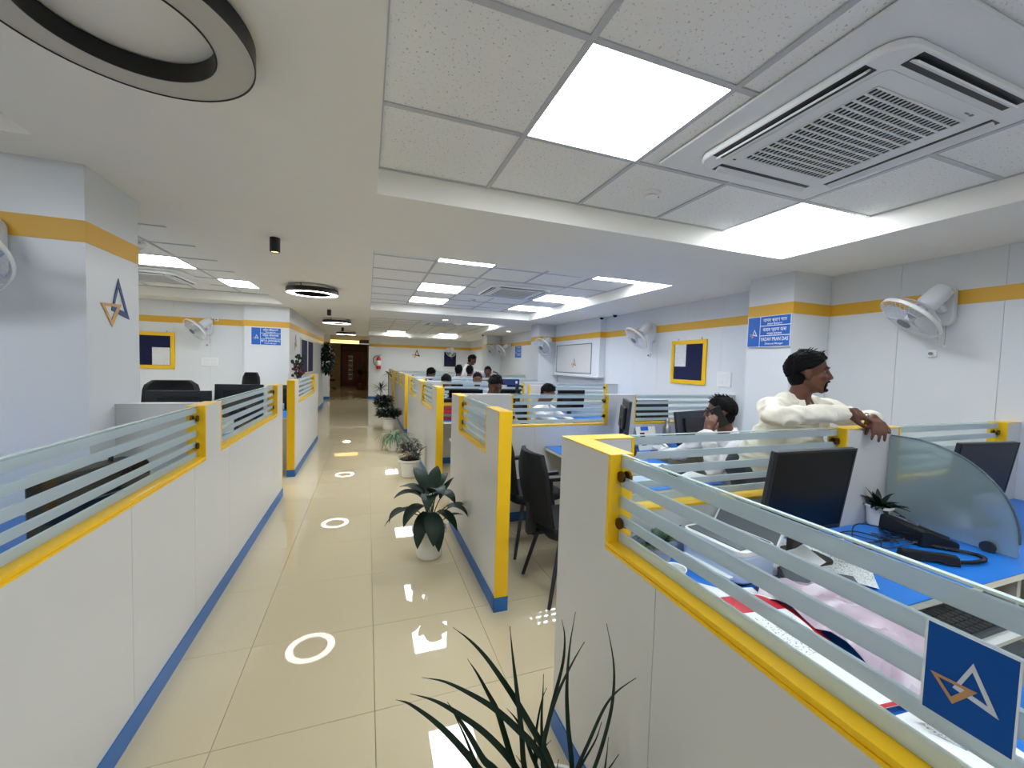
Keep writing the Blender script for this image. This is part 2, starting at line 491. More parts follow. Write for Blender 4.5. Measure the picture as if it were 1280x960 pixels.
# ------------------------------------------------------------------ walls
def wall(name, axis, c, a0, a1, facing, seams=None, z0=0.0, z1=ZS, band=True, th=0.1, skirt=False, material=WALL):
    """flat wall at x=c (axis 'x') or y=c (axis 'y'); facing=+1/-1 side that shows; clad in separate panels"""
    def bx(m, s0, s1, t0, t1, zz0, zz1):
        t0, t1 = c + facing * t0, c + facing * t1
        if axis == 'x': m.box(t0, t1, s0, s1, zz0, zz1)
        else: m.box(s0, s1, t0, t1, zz0, zz1)
    m = MB(); bx(m, a0, a1, -th, -0.012, z0, z1)
    root = struct(m.build(name, material))
    s = seams if seams else [a0 + (a1 - a0) * i / max(1, round((a1 - a0) / 0.6)) for i in range(max(1, round((a1 - a0) / 0.6)) + 1)]
    for i in range(len(s) - 1):
        m = MB(); bx(m, s[i] + 0.0012, s[i + 1] - 0.0012, -0.012, 0.0, z0, z1)
        m.build('wall_panel', material, root)
    if band:
        m = MB(); bx(m, a0, a1, 0.0, 0.003, 2.06, 2.165); m.build('yellow_band', BAND, root)
    if skirt:
        m = MB(); bx(m, a0, a1, 0.0, 0.008, 0.0, 0.1); m.build('skirting', BLUE_SK, root)
    return root
def seam(lo, hi, ref, st=0.583):
    k = math.ceil((lo - ref + 0.05) / st); out = [lo]; v = ref + k * st
    while v < hi - 0.05: out.append(v); v += st
    return out + [hi]
wall('wall_right', 'x', XW, YB, YF, -1, seam(YB, YF, 1.503, 0.5865))
wall('wall_far', 'y', YF, 0.05, XW, -1, skirt=True)
wall('wall_left', 'x', XL, YB, 8.5, +1)
wall('wall_back', 'y', YB, XL, XW, +1)
wall('wall_left_bay', 'y', 8.5, XL, -2.07, -1, [XL, -4.2, -3.668, -3.131, -2.594, -2.07])
def pillar(x0, x1, y0, y1, faces, band=True, skirt=()):
    root = struct(MB().box(x0 + 0.012, x1 - 0.012, y0 + 0.012, y1 - 0.012, 0, ZS).build('pillar', WALL))
    for f in faces:
        m = MB(); b = MB(); k = MB()
        d = dict(w=((x0, x0 + 0.012, y0, y1), (x0 - 0.003, x0, y0 - 0.003, y1 + 0.003), (x0 - 0.008, x0, y0, y1)),
                 e=((x1 - 0.012, x1, y0, y1), (x1, x1 + 0.003, y0 - 0.003, y1 + 0.003), (x1, x1 + 0.008, y0, y1)),
                 s=((x0 + 0.0121, x1 - 0.0121, y0, y0 + 0.012), (x0, x1, y0 - 0.003, y0), (x0, x1, y0 - 0.008, y0)),
                 n=((x0 + 0.0121, x1 - 0.0121, y1 - 0.012, y1), (x0, x1, y1, y1 + 0.003), (x0, x1, y1, y1 + 0.008)))[f]
        m.box(*d[0], 0, ZS); m.build('wall_panel', WALL, root)
        if band: b.box(*d[1], 2.06, 2.165); b.build('yellow_band', BAND, root)
        if f in skirt: k.box(*d[2], 0, 0.1); k.build('skirting', BLUE_SK, root)
    return root
pillar(3.62, XW, 2.62, 3.07, 'wsn')
pillar(3.62, XW, 8.38, 8.83, 'wsn')
pillar(3.62, XW, 12.6, 13.05, 'wsn')
pillar(-2.9, -1.32, 2.63, 3.12, 'sen')
pillar(-2.07, -1.345, 8.35, 8.8, 'sen')
# wall with the pin boards along the aisle, then the stub that narrows the corridor mouth
wall('wall_left_aisle', 'x', -1.35, 8.8, 14.6, +1, skirt=True)
wall('wall_left_end', 'y', 16.66, -1.66, -1.33, -1, [-1.66, -1.33], skirt=True)
wall('wall_left_lobby', 'x', -1.66, 14.6, 16.66, +1, skirt=True)
# boxed-out cupboard on the right wall
bo = struct(MB().box(4.0, XW - 0.001, 6.45, 8.3, 1.33, ZS).build('wall_box', WALL))
MB().box(3.997, 4.0, 6.447, 8.3, 2.06, 2.165).box(4.0, XW, 6.447, 6.45, 2.06, 2.165).build('yellow_band', BAND, bo)
MB().box(3.95, 4.0, 6.42, 8.34, 1.315, 1.34).build('ledge', WHITE_LAM, bo)
dm = MB()
for a in ((6.72, 6.735, 1.38, 1.97), (8.2, 8.215, 1.38, 1.97), (6.72, 8.215, 1.955, 1.97), (6.72, 8.215, 1.38, 1.39)): dm.box(3.988, 4.0, *a)
dm.build('door_frame', GREYPL, bo)
MB().box(3.992, 3.9995, 6.74, 8.195, 1.395, 1.95).build('cupboard_door', WHITE_LAM, bo)

# ------------------------------------------------------------------ corridor lobby beyond the far end
YD = 25.5
wall('wall_lobby_end', 'y', YD, -3.2, 0.6, -1, band=False, material=CREAM)
wall('wall_lobby_left', 'x', -3.2, 16.72, YD, +1, band=False, material=CREAM)
wall('wall_lobby_right', 'x', 0.6, 16.92, YD, -1, band=False, material=CREAM)
struct(MB().box(-3.3, 0.7, 16.86, YD + 0.1, 2.5, 2.6).build('ceiling_lobby', CREAM))
struct(MB().box(-1.66, 0.05, 16.72, 16.86, 2.30, ZS + 0.1).build('beam', CREAM))
struct(MB().box(-3.3, -1.67, 16.69, 16.8, 0, ZS + 0.1).build('wall_lobby_front', CREAM))
cv = thing('bulkhead_glow_strip', 'warm glowing strip painted as the lit bulkhead face above the far corridor', 'light', (-0.82, 16.95, 2.2))  # emission stands in for warm light falling on the bulkhead face
MB().box(-0.51, 0.51, -0.03, 0.03, -0.06, 0.06).build('glow_face', BULKGLOWM, cv)
MB().box(-0.53, 0.53, -0.04, 0.04, 0.06, 0.30).build('housing', CREAM, cv)  # plain cream block above the glow strip, no lamp inside
ll = thing('lobby_fill_light', 'added round fill light on the lobby ceiling, brightening the far door', 'light', (-0.9, 21.0, 2.5))  # lamp added to brighten the wooden door and lobby walls
MB().lathe([(0.2, 0.0), (0.2, -0.03), (0.19, -0.035)], 28).build('rim', WHITEPL, ll, smooth=40)
MB().lathe([(0.185, -0.036), (0.16, -0.05), (0.001, -0.055)], 28).build('diffuser', emitter('lobby_fill', (255, 232, 200), 18.0), ll, smooth=60)
d1 = struct(MB().box(-1.46, -0.02, YD - 0.06, YD - 0.012, 0, 2.36).build('door_1', WOODD))
MB().box(-1.36, -0.42, YD - 0.1, YD - 0.06, 0.02, 2.0).build('door_leaf', WOOD, d1)
MB().box(-1.36, -0.1, YD - 0.09, YD - 0.06, 2.05, 2.3).build('transom_panel', WOOD, d1)
MB().box(-0.39, -0.08, YD - 0.09, YD - 0.06, 0.02, 2.0).build('side_panel', WOOD, d1)
vp = MB().box(-1.02, -0.80, YD - 0.106, YD - 0.095, 0.35, 1.75).build('vision_panel', STEEL, d1)
dmk = MB()
for k in range(5): dmk.box(-1.0, -0.82, YD - 0.11, YD - 0.104, 0.42 + k * 0.27, 0.60 + k * 0.27)
dmk.build('pane', FROST, vp)
MB().tube([(-0.5, YD - 0.1, 0.9), (-0.5, YD - 0.15, 0.9), (-0.5, YD - 0.15, 1.3), (-0.5, YD - 0.1, 1.3)], 0.014).build('door_handle', CHROME, d1)
# ------------------------------------------------------------------ low office partitions
HT, HL, HG = 1.235, 0.92, 1.236       # tall sections, sill of the low sections, glass top
BANDS = [(0.947, 0.978), (1.005, 1.033), (1.062, 1.097), (1.13, 1.161), (1.194, 1.226)]
def wing(root, axis, t0, t1, secs, seams=(), endlo=None, endhi=None, skirt=(True, True), cap=None):
    """one straight run of partition. axis 'y': runs along y, thickness t0..t1 in x; axis 'x': runs along x, thickness in y.
    secs: (kind, s0, s1); endlo/endhi: True for a yellow end cap at that end."""
    def B(m, s0, s1, a0, a1, z0, z1):
        if axis == 'y': m.box(a0, a1, s0, s1, z0, z1)
        else: m.box(s0, s1, a0, a1, z0, z1)
    lo, hi = secs[0][1], secs[-1][2]
    e = 0.014
    for i, (kind, s0, s1) in enumerate(secs):
        top = HT - 0.004 if kind == 'tall' else HL
        a = s0 + (e if (i == 0 and endlo) else 0); b = s1 - (e if (i == len(secs) - 1 and endhi) else 0)
        cuts = [a] + [q for q in seams if a + 0.03 < q < b - 0.03] + [b]
        for k in range(len(cuts) - 1):
            m = MB(); B(m, cuts[k] + (0.001 if k else 0), cuts[k + 1] - (0.001 if k < len(cuts) - 2 else 0), t0 + 0.002, t1 - 0.002, 0.0, top)
            m.build('panel', WHITE_LAM, root, world=True)
        if kind == 'tall':
            m = MB(); B(m, s0, s1, t0, t1, HT - 0.004, HT); m.build('top_cap', cap or YELLOW, root, world=True)
        else:
            m = MB()
            if axis == 'y': B(m, a, b, t0, t1, HL, HL + 0.009); B(m, a, b, t0 + 0.004, t1 - 0.004, HL + 0.009, HL + 0.013); B(m, a, b, t0 + 0.001, t1 - 0.001, HL + 0.013, HL + 0.025)
            else: B(m, a, b, t0, t1, HL, HL + 0.012)
            m.build('sill_rail', YELLOW, root, world=True)
            mid = (t0 + t1) / 2
            g0 = a + (0.016 if i > 0 else 0); g1 = b - (0.016 if i < len(secs) - 1 else 0)
            m = MB(); B(m, g0, g1, mid - 0.005, mid + 0.005, HL + 0.02, HG)
            g = m.build('glass_pane', GLASS, root, world=True)
            m = MB(); B(m, g0, g1, mid - 0.0052, mid + 0.0052, HG - 0.0035, HG + 0.0005)
            m.build('glass_edge', GLEDGE, g, world=False) if False else _sub(m, 'glass_edge', GLEDGE, g, root)
            for (z0, z1) in BANDS:
                m = MB(); B(m, g0 + 0.002, g1 - 0.002, mid - 0.0056, mid + 0.0056, z0, z1)
                _sub(m, 'frosted_band', FROST, g, root)
            for side, q, on in ((1, a, i > 0), (-1, b, i < len(secs) - 1)):
                if not on: continue
                m = MB(); B(m, q, q + side * 0.014, t0, t1, HL + 0.025, HT)
                j = m.build('jamb', YELLOW, root, world=True)
                m = MB()
                for z in (1.01, 1.165):
                    for sd in (-1, 1):
                        c = (mid + sd * 0.008)
                        p0 = (c, q + side * 0.030, z) if axis == 'y' else (q + side * 0.030, c, z)
                        p1 = (c + sd * 0.009, q + side * 0.030, z) if axis == 'y' else (q + side * 0.030, c + sd * 0.009, z)
                        m.tube([p0, p1], 0.018, 14)
                _sub(m, 'glass_clamp', BRONZE, j, root, smooth=40)
    for on, q, side in ((endlo, lo, 1), (endhi, hi, -1)):
        if on:
            m = MB(); B(m, q, q + side * e, t0, t1, 0.09, HT - 0.004); m.build('end_cap', YELLOW, root, world=True)
            m = MB(); B(m, q - side * 0.003, q + side * e, t0 - 0.004, t1 + 0.004, 0, 0.09); m.build('skirting', BLUE_SK, root, world=True)
    if skirt[0]:
        m = MB(); B(m, lo, hi, t0 - 0.004, t0 + 0.002, 0, 0.09); m.build('skirting', BLUE_SK, root, world=True)
    if skirt[1]:
        m = MB(); B(m, lo, hi, t1 - 0.002, t1 + 0.004, 0, 0.09); m.build('skirting', BLUE_SK, root, world=True)
def _sub(m, name, material, parent, root, smooth=None):
    o = m.build(name, material, None, smooth=smooth)
    o.data.transform(Matrix.Translation(-ROOT[root.name]))
    o.parent = parent
    return o

# left of the aisle
pl1 = thing('partition', 'long white partition left of aisle with two yellow-framed striped glass windows', 'partition', (-0.905, 1.9, 0))
wing(pl1, 'y', -0.95, -0.86, [('low', -1.6, 2.74), ('tall', 2.74, 2.99), ('low', 2.99, 4.70), ('tall', 4.70, 4.96)],
     seams=[-1.2, -0.55, 0.1, 0.7, 1.32, 1.96, 2.575, 3.15, 3.85, 4.5], endhi=True)
wing(pl1, 'x', 2.85, 2.94, [('tall', -1.32, -0.951)], skirt=(False, False), cap=WHITE_LAM)
pl2 = thing('partition', 'white partition with yellow end post past the gap on the left side', 'partition', (-0.905, 7.0, 0))
wing(pl2, 'y', -0.95, -0.86, [('tall', 5.74, 6.05), ('low', 6.05, 7.87), ('tall', 7.87, 8.30)], seams=[6.6, 7.2], endlo=True, endhi=True)
wing(pl2, 'x', 8.21, 8.30, [('tall', -1.34, -0.951)], skirt=(False, False))

# right of the aisle
pr1 = thing('partition', 'nearest white corner partition with yellow top, blue logo square on its striped glass', 'partition', (0.795, 0.5, 0))
wing(pr1, 'y', 0.75, 0.84, [('low', -1.6, 1.13), ('tall', 1.13, 1.47)], seams=[-1.0, -0.35, 0.25, 0.878], endhi=False)
wing(pr1, 'x', 1.38, 1.47, [('tall', 0.841, 1.025), ('low', 1.025, 2.37), ('tall', 2.37, 2.80), ('low', 2.80, 3.96), ('tall', 3.96, XW - 0.002)], seams=[1.6, 3.3])
pr2 = thing('partition', 'second white partition from the front right of aisle, yellow end post beside leafy plant', 'partition', (0.79, 3.0, 0))
wing(pr2, 'y', 0.748, 0.83, [('tall', 2.285, 2.57), ('low', 2.57, 3.43), ('tall', 3.43, 3.74)], seams=[2.95], endlo=True)
wing(pr2, 'x', 3.61, 3.70, [('tall', 0.831, 1.30), ('low', 1.30, 2.37), ('tall', 2.37, 2.70), ('low', 2.70, 3.90), ('tall', 3.90, XW - 0.002)], seams=[1.55, 2.15, 3.3], cap=WHITE_LAM)
pr3 = thing('partition', 'third white partition right of aisle, between the grey-red plant and the bushy pots', 'partition', (0.79, 6.3, 0))
wing(pr3, 'y', 0.748, 0.83, [('tall', 4.60, 4.95), ('low', 4.95, 6.0), ('tall', 6.0, 6.6), ('low', 6.6, 7.75), ('tall', 7.75, 8.05)], seams=[5.5, 7.2], endlo=True)
wing(pr3, 'x', 6.0, 6.09, [('tall', 0.831, 1.05), ('low', 1.05, 2.37), ('tall', 2.37, 2.70), ('low', 2.70, 3.90), ('tall', 3.90, XW - 0.002)], seams=[1.7, 3.3], cap=WHITE_LAM)
wing(pr3, 'x', 7.95, 8.04, [('tall', 0.831, 1.05), ('low', 1.05, 2.37), ('tall', 2.37, 2.70), ('low', 2.70, 3.60)], seams=[1.7], cap=WHITE_LAM)
pr4 = thing('partition', 'fourth white partition right of aisle with orange-yellow end post behind bushy pots', 'partition', (0.79, 10.5, 0))
wing(pr4, 'y', 0.748, 0.83, [('tall', 8.72, 9.1), ('low', 9.1, 10.1), ('tall', 10.1, 10.8), ('low', 10.8, 12.0), ('tall', 12.0, 12.4)], seams=[9.6, 11.4], endlo=True)
wing(pr4, 'x', 10.35, 10.44, [('tall', 0.831, 1.05), ('low', 1.05, 2.37), ('tall', 2.37, 2.70), ('low', 2.70, XW - 0.002)], seams=[1.7], cap=WHITE_LAM)
wing(pr4, 'x', 12.31, 12.40, [('tall', 0.831, 1.05), ('low', 1.05, 2.37), ('tall', 2.37, 2.70), ('low', 2.70, 3.60)], seams=[1.7], cap=WHITE_LAM)
pr5 = thing('partition', 'farthest small yellow-framed partition by the far wall near the fire extinguisher', 'partition', (0.79, 14.5, 0))
wing(pr5, 'y', 0.748, 0.83, [('tall', 13.1, 13.4), ('low', 13.4, 15.3), ('tall', 15.3, 15.6)], seams=[14.3], endlo=True)

# blue logo square stuck on the near glass
def logo_polys(k, kind):
    """outlined interlocked triangles in a unit-ish square, returns two lists of bars ((p,q),w)"""
    A, Bp, C = (0.02, 0.12), (0.125, -0.10), (-0.05, -0.065)
    D, E_, F_ = (-0.143, -0.035), (0.045, -0.022), (-0.045, -0.155)
    return [[(A, Bp, 0.021), (Bp, C, 0.028), (C, A, 0.017)], [(D, E_, 0.016), (E_, F_, 0.026), (F_, D, 0.018)]]
def logo(parent_root, M, scale, ma, mb, depth, names=('emblem_triangle', 'emblem_triangle'), sub=None, labels=None):
    """M maps local (x right, y up, z out of surface)"""
    out = []
    for k, bars in enumerate(logo_polys(1, 0)):
        m = MB(); P = [Vector(q[0]) * scale for q in bars]; W_ = [q[2] * scale for q in bars]
        cen = (P[0] + P[1] + P[2]) / 3; N = []
        for i in range(3):
            d = (P[(i + 1) % 3] - P[i]).normalized(); n = Vector((-d.y, d.x))
            if n.dot(cen - P[i]) < 0: n = -n
            N.append(n)
        inner = []
        for i in range(3):
            n1, n2 = N[i - 1], N[i]; c1 = n1.dot(P[i - 1]) + W_[i - 1]; c2 = n2.dot(P[i]) + W_[i]
            det = n1.x * n2.y - n1.y * n2.x
            inner.append(Vector(((c1 * n2.y - c2 * n1.y) / det, (n1.x * c2 - n2.x * c1) / det)))
        za, zb = 0.0003 + 0.0004 * k, depth + 0.0004 * k
        loops = [[M @ Vector((v.x, v.y, z)) for v in L] for L, z in ((P, za), (P, zb), (inner, zb), (inner, za), (P, za))]
        m.ring(loops, cap=False)
        o = m.build(names[k], (ma, mb)[k], None)
        o.data.transform(Matrix.Translation(-ROOT[parent_root.name])); o.parent = sub or parent_root
        if labels: o['label'] = labels[k]
        out.append(o)
    return out
st = thing('logo_sticker', 'blue square sticker with white and orange interlocked triangles on the near glass', 'sticker', (0.788, 0.29, 1.096))
MB().box(0.7876, 0.7893, 0.2455, 0.3365, 1.030, 1.1615).build('backing', LOGOB, st, world=True)
MB().box(0.7872, 0.7878, 0.2435, 0.2460, 1.028, 1.163).box(0.7872, 0.7878, 0.3355, 0.3385, 1.028, 1.163).box(0.7872, 0.7878, 0.2455, 0.3365, 1.1605, 1.163).build('border', WHITEI, st, world=True)
logo(st, frame_M((0.7874, 0.292, 1.098), (0, -1, 0), (0, 0, 1)), 0.26, mat('silver_ink', (205, 214, 226), 0.4), mat('tan_ink', (186, 142, 100), 0.4), 0.0008)

# frosted quarter-round divider standing on the desks
dv = thing('desk_divider', 'frosted quarter-round glass divider standing on the blue desk beside the phone', 'divider', (2.722, 1.14, 0.72))
prof = [(1.375, 0.727), (1.375, 1.19), (1.30, 1.188)]
for i in range(1, 17):
    a = PI / 2 * i / 16
    prof.append((0.885 + 0.415 * math.cos(a) ** 0.75 if False else 0.885 + 0.415 * math.cos(a), 0.79 + 0.398 * math.cos(PI / 2 - a) if False else 0.79 + 0.398 * math.sin(PI / 2 - a) ** 1.0 * 1.0))
# ellipse quarter: centre (1.30,0.79), radii .415/.398
prof = [(1.375, 0.727), (1.375, 1.19)] + [(1.30 - 0.415 * math.sin(PI / 2 * i / 18), 0.79 + 0.40 * math.cos(PI / 2 * i / 18)) for i in range(19)] + [(0.886, 0.727)]
Mx = Matrix(((0, 0, 1, 0), (1, 0, 0, 0), (0, 1, 0, 0), (0, 0, 0, 1)))
MB().prism(prof, Mx, 2.717, 2.727).build('glass_pane', FROSTD, dv, world=True)
m = MB().tube([(2.722, p[0], p[1] + 0.001) for p in prof[1:-1]], 0.0056, 6)
m.build('glass_edge', mat('green_glass_edge', (70, 92, 100), 0.3), dv, world=True, smooth=40)
for y in (0.975, 1.30):
    m = MB().tube([(2.700, y, 0.743), (2.744, y, 0.743)], 0.026, 18).box(2.708, 2.736, y - 0.02, y + 0.02, 0.72, 0.735)
    m.build('clamp_foot', DARK, dv, world=True, smooth=40)

# ------------------------------------------------------------------ desks
ZD = 0.72
def desk(label, tops, legs, group='blue-topped office desks'):
    """tops: rectangles (x0,x1,y0,y1); legs: panel boxes (x0,x1,y0,y1)"""
    x = sum(t[0] + t[1] for t in tops) / 2 / len(tops); y = sum(t[2] + t[3] for t in tops) / 2 / len(tops)
    r = thing('desk', label, 'desk', (x, y, 0), group=group)
    for t in tops:
        MB().box(t[0], t[1], t[2], t[3], ZD - 0.004, ZD).build('desktop', BLUE_DESK, r, world=True)
        MB().box(t[0], t[1], t[2], t[3], ZD - 0.03, ZD - 0.004).build('edge_band', PAPER2, r, world=True)
    for l in legs:
        MB().box(*l, 0.0, ZD - 0.03).build('leg_panel', WHITE_LAM, r, world=True)
    return r
dk = desk('near blue desk behind striped glass, carrying the monitor, phone and papers', [(0.845, 1.75, -0.6, 1.375), (1.75, 4.1, 0.82, 1.375)], [(0.85, 1.7, -0.58, -0.55), (2.66, 2.69, 0.86, 1.36), (4.06, 4.09, 0.86, 1.36)])
desk('blue desk in the second right bay under the seated phone caller\'s papers', [(1.66, 3.6, 3.0, 3.605), (1.66, 2.42, 2.15, 2.998)], [(1.7, 2.36, 2.17, 2.19), (2.68, 2.7, 3.05, 3.59), (3.56, 3.59, 3.05, 3.59)])
desk('desk in the third right bay before the man looking down', [(0.835, 4.1, 5.4, 5.995), (0.835, 3.6, 3.705, 4.25)], [(0.86, 0.88, 5.45, 5.98), (3.9, 3.93, 5.45, 5.98), (2.68, 2.7, 3.72, 4.2), (3.5, 3.53, 3.72, 4.2)])
desk('desk in the fourth right bay behind the dark monitors', [(0.835, 3.6, 7.4, 7.945), (0.835, 3.6, 6.095, 6.6)], [(0.86, 0.88, 7.45, 7.93), (3.5, 3.53, 7.45, 7.93), (3.5, 3.53, 6.12, 6.58)])
desk('desk in the fifth right bay near the leaning man', [(0.835, 3.6, 9.8, 10.345), (0.835, 3.6, 8.045, 8.5)], [(0.86, 0.88, 9.82, 10.33), (3.5, 3.53, 9.82, 10.33), (3.5, 3.53, 8.06, 8.48)])
desk('blue desk behind the near left glass under the black bag', [(-2.6, -0.955, 1.9, 2.6), (-1.55, -0.955, -0.8, 1.9)], [(-2.58, -2.55, 1.95, 2.58), (-1.5, -1.0, -0.78, -0.75)])
desk('desk in the far left bay carrying two dark monitors', [(-1.55, -0.955, 3.6, 4.9), (-3.2, -1.55, 4.3, 4.9)], [(-1.5, -1.0, 3.62, 3.65), (-3.18, -3.15, 4.33, 4.88)])
desk('desk behind the gap-side left partition under the wall boards', [(-1.33, -0.955, 6.1, 8.15)], [(-1.31, -0.97, 6.12, 6.15)])
ped = thing('drawer_pedestal', 'white drawer pedestal with dark gap below the front edge of the near desk', 'drawers', (2.2, 1.05, 0))
MB().box(2.02, 2.40, 0.9, 1.33, 0.02, 0.60).build('carcass', WHITE_LAM, ped, world=True)
for k in range(3):
    d = MB().box(2.025, 2.395, 0.88, 0.899, 0.04 + k * 0.185, 0.215 + k * 0.185).build('drawer', WHITE_LAM, ped, world=True)
    _sub(MB().box(2.15, 2.27, 0.866, 0.879, 0.135 + k * 0.185, 0.15 + k * 0.185), 'handle', CHROME, d, ped)
kt = thing('keyboard', 'dark keyboard on the pull-out tray under the near desk edge', 'keyboard', (1.98, 0.76, 0.655), 0.0)
MB().box(-0.2, 0.2, -0.07, 0.07, 0, 0.016).build('body', DARK, kt)
m = MB()
for i in range(14):
    for j in range(5): m.box(-0.187 + i * 0.0268, -0.165 + i * 0.0268, -0.058 + j * 0.024, -0.039 + j * 0.024, 0.016, 0.021)
m.build('keys', BLACK, kt, kind='stuff')
tr = thing('keyboard_tray', 'white pull-out tray sliding below the front edge of the near desk', 'tray', (1.98, 0.8, 0.62))
MB().box(-0.26, 0.26, -0.14, 0.16, 0.02, 0.034).build('board', WHITE_LAM, tr)
for q in (-0.26, 0.25): MB().box(q, q + 0.01, -0.1, 0.16, 0.0, 0.066).build('runner', GREYPL, tr)
cpu = thing('computer_tower', 'grey computer tower standing on the floor in the near knee space', 'computer', (2.52, 0.98, 0))
MB().box(-0.09, 0.09, -0.2, 0.2, 0.0, 0.42).build('case', CPUGREY, cpu, bevel=0.004)
MB().box(-0.08, 0.08, -0.206, -0.2, 0.02, 0.40).build('front_panel', BLACK, cpu)
MB().box(-0.07, 0.07, -0.209, -0.206, 0.33, 0.37).build('disc_drive', GREYPL, cpu)
# ------------------------------------------------------------------ ceiling fittings
def ring_light(y, lit, label):
    r = thing('ring_light', label, 'light', (-0.67 if lit else -0.626, y, ZS), group='round ring lights over the aisle')
    ro, ri, zb, zt = 0.305, 0.205, -0.095, -0.035
    if not lit: zb, zt = -0.06, -0.005
    n = 64
    def circ(rad, z): return [(rad * math.cos(2 * PI * k / n), rad * math.sin(2 * PI * k / n), z) for k in range(n)]
    m = MB().ring([circ(ro - 0.004, zb), circ(ro, zb), circ(ro, zt), circ(ri, zt), circ(ri, zb), circ(ri + 0.004, zb), circ(ri + 0.004, zt - 0.004), circ(ro - 0.004, zt - 0.004), circ(ro - 0.004, zb)], cap=False)
    m.build('housing', BLACK, r, smooth=35)
    MB().ring([circ(ri + 0.004, zb + 0.003), circ(ro - 0.004, zb + 0.003), circ(ro - 0.004, zb + 0.008), circ(ri + 0.004, zb + 0.008), circ(ri + 0.004, zb + 0.003)], cap=False).build('diffuser', RINGM if lit else RINGOFF, r, smooth=35)
    for k in range(3):
        a = 2 * PI * k / 3 + 2.2
        MB().tube([(0.255 * math.cos(a), 0.255 * math.sin(a), zt - 0.002), (0.255 * math.cos(a), 0.255 * math.sin(a), 0.0)], 0.006).build('bracket', BLACK, r)
    return r
ring_light(1.405, False, 'big black ring light overhead at upper left, its diffuser unlit grey')
ring_light(5.8, True, 'lit black ring light nearest beyond the first black spot')
ring_light(10.2, True, 'lit black ring light second along the aisle ceiling')
ring_light(14.5, True, 'lit black ring light farthest along the aisle, near corridor mouth')
for y, lab in ((3.6, 'black cylinder spotlight nearest, hanging alone on the aisle ceiling'), (8.3, 'small black cylinder spotlight just past the first lit ring'), (12.7, 'tiny black cylinder spotlight past the second lit ring')):
    s = thing('spotlight', lab, 'light', (-0.68, y, ZS), group='black cylinder spotlights')
    MB().lathe([(0.036, 0.0), (0.036, -0.105), (0.033, -0.11), (0.030, -0.11), (0.030, -0.10)], 24).build('housing', BLACK, s, smooth=40)
    MB().lathe([(0.029, -0.098), (0.029, -0.1035)], 20).build('lamp', SPOTM, s)
for (x, y, lab) in ((1.57, 8.72, 'round white downlight between the middle and far recesses'), (3.69, 10.68, 'round white downlight by the right wall past the cameras'), (1.52, 15.9, 'round white downlight close to the far wall')):
    s = thing('downlight', lab, 'light', (x, y, ZS), group='round downlights')
    MB().lathe([(0.075, -0.001), (0.075, -0.008), (0.062, -0.010), (0.060, -0.004)], 28).build('trim_ring', WHITEPL, s, smooth=40)
    MB().lathe([(0.06, -0.003), (0.06, -0.007)], 24).build('lens', DOWNM, s)
for (x, y, z, lab) in ((1.607, 2.074, ZT, 'white smoke detector on a tile beside the nearest LED panel'), (1.64, 6.62, ZT, 'white smoke detector in the middle recess behind the air conditioner'), (1.64, 14.7, ZT, 'smoke detector in the farthest recess')):
    s = thing('smoke_detector', lab, 'detector', (x, y, z), group='ceiling smoke detectors')
    MB().lathe([(0.052, 0.0), (0.052, -0.016), (0.046, -0.02)], 28).build('base', WHITEPL, s, smooth=40)
    MB().lathe([(0.036, -0.0205), (0.036, -0.024)], 24).build('vent_gap', DARK, s)
    MB().lathe([(0.042, -0.0245), (0.04, -0.036), (0.026, -0.042), (0.001, -0.043)], 28).build('cap', WHITEPL, s, smooth=50)
    MB().ell((0.02, -0.035, -0.036), 0.004, 8, 6).build('indicator', RED, s)
for (x, y, lab) in ((4.0, 6.0, 'black dome camera nearer of two on the ceiling by right wall'), (4.0, 6.42, 'black dome camera farther of two, above the cupboard box edge'), (3.4, 12.3, 'small dome camera by the farthest pillar')):
    s = thing('dome_camera', lab, 'camera', (x, y, ZS), group='dome cameras')
    MB().lathe([(0.05, 0), (0.05, -0.018), (0.044, -0.022)], 24).build('base', WHITEPL, s, smooth=40)
    MB().ell((0, 0, -0.024), (0.038, 0.038, 0.034), 18, 10).build('dome', BLACK_GL, s, smooth=60)

sp = thing('sprinkler', 'small chrome sprinkler head on the ceiling at the left picture edge', 'sprinkler', (-1.145, 1.70, ZS))
MB().lathe([(0.035, 0.0), (0.033, -0.006), (0.012, -0.008)], 20).build('escutcheon', WHITEPL, sp, smooth=40)
MB().tube([(0, 0, -0.006), (0, 0, -0.03)], 0.009, 10).box(-0.014, -0.010, -0.003, 0.003, -0.055, -0.028).box(0.010, 0.014, -0.003, 0.003, -0.055, -0.028).build('frame_arms', CHROME, sp)
MB().lathe([(0.016, -0.055), (0.016, -0.058), (0.001, -0.059)], 16).build('deflector', CHROME, sp)
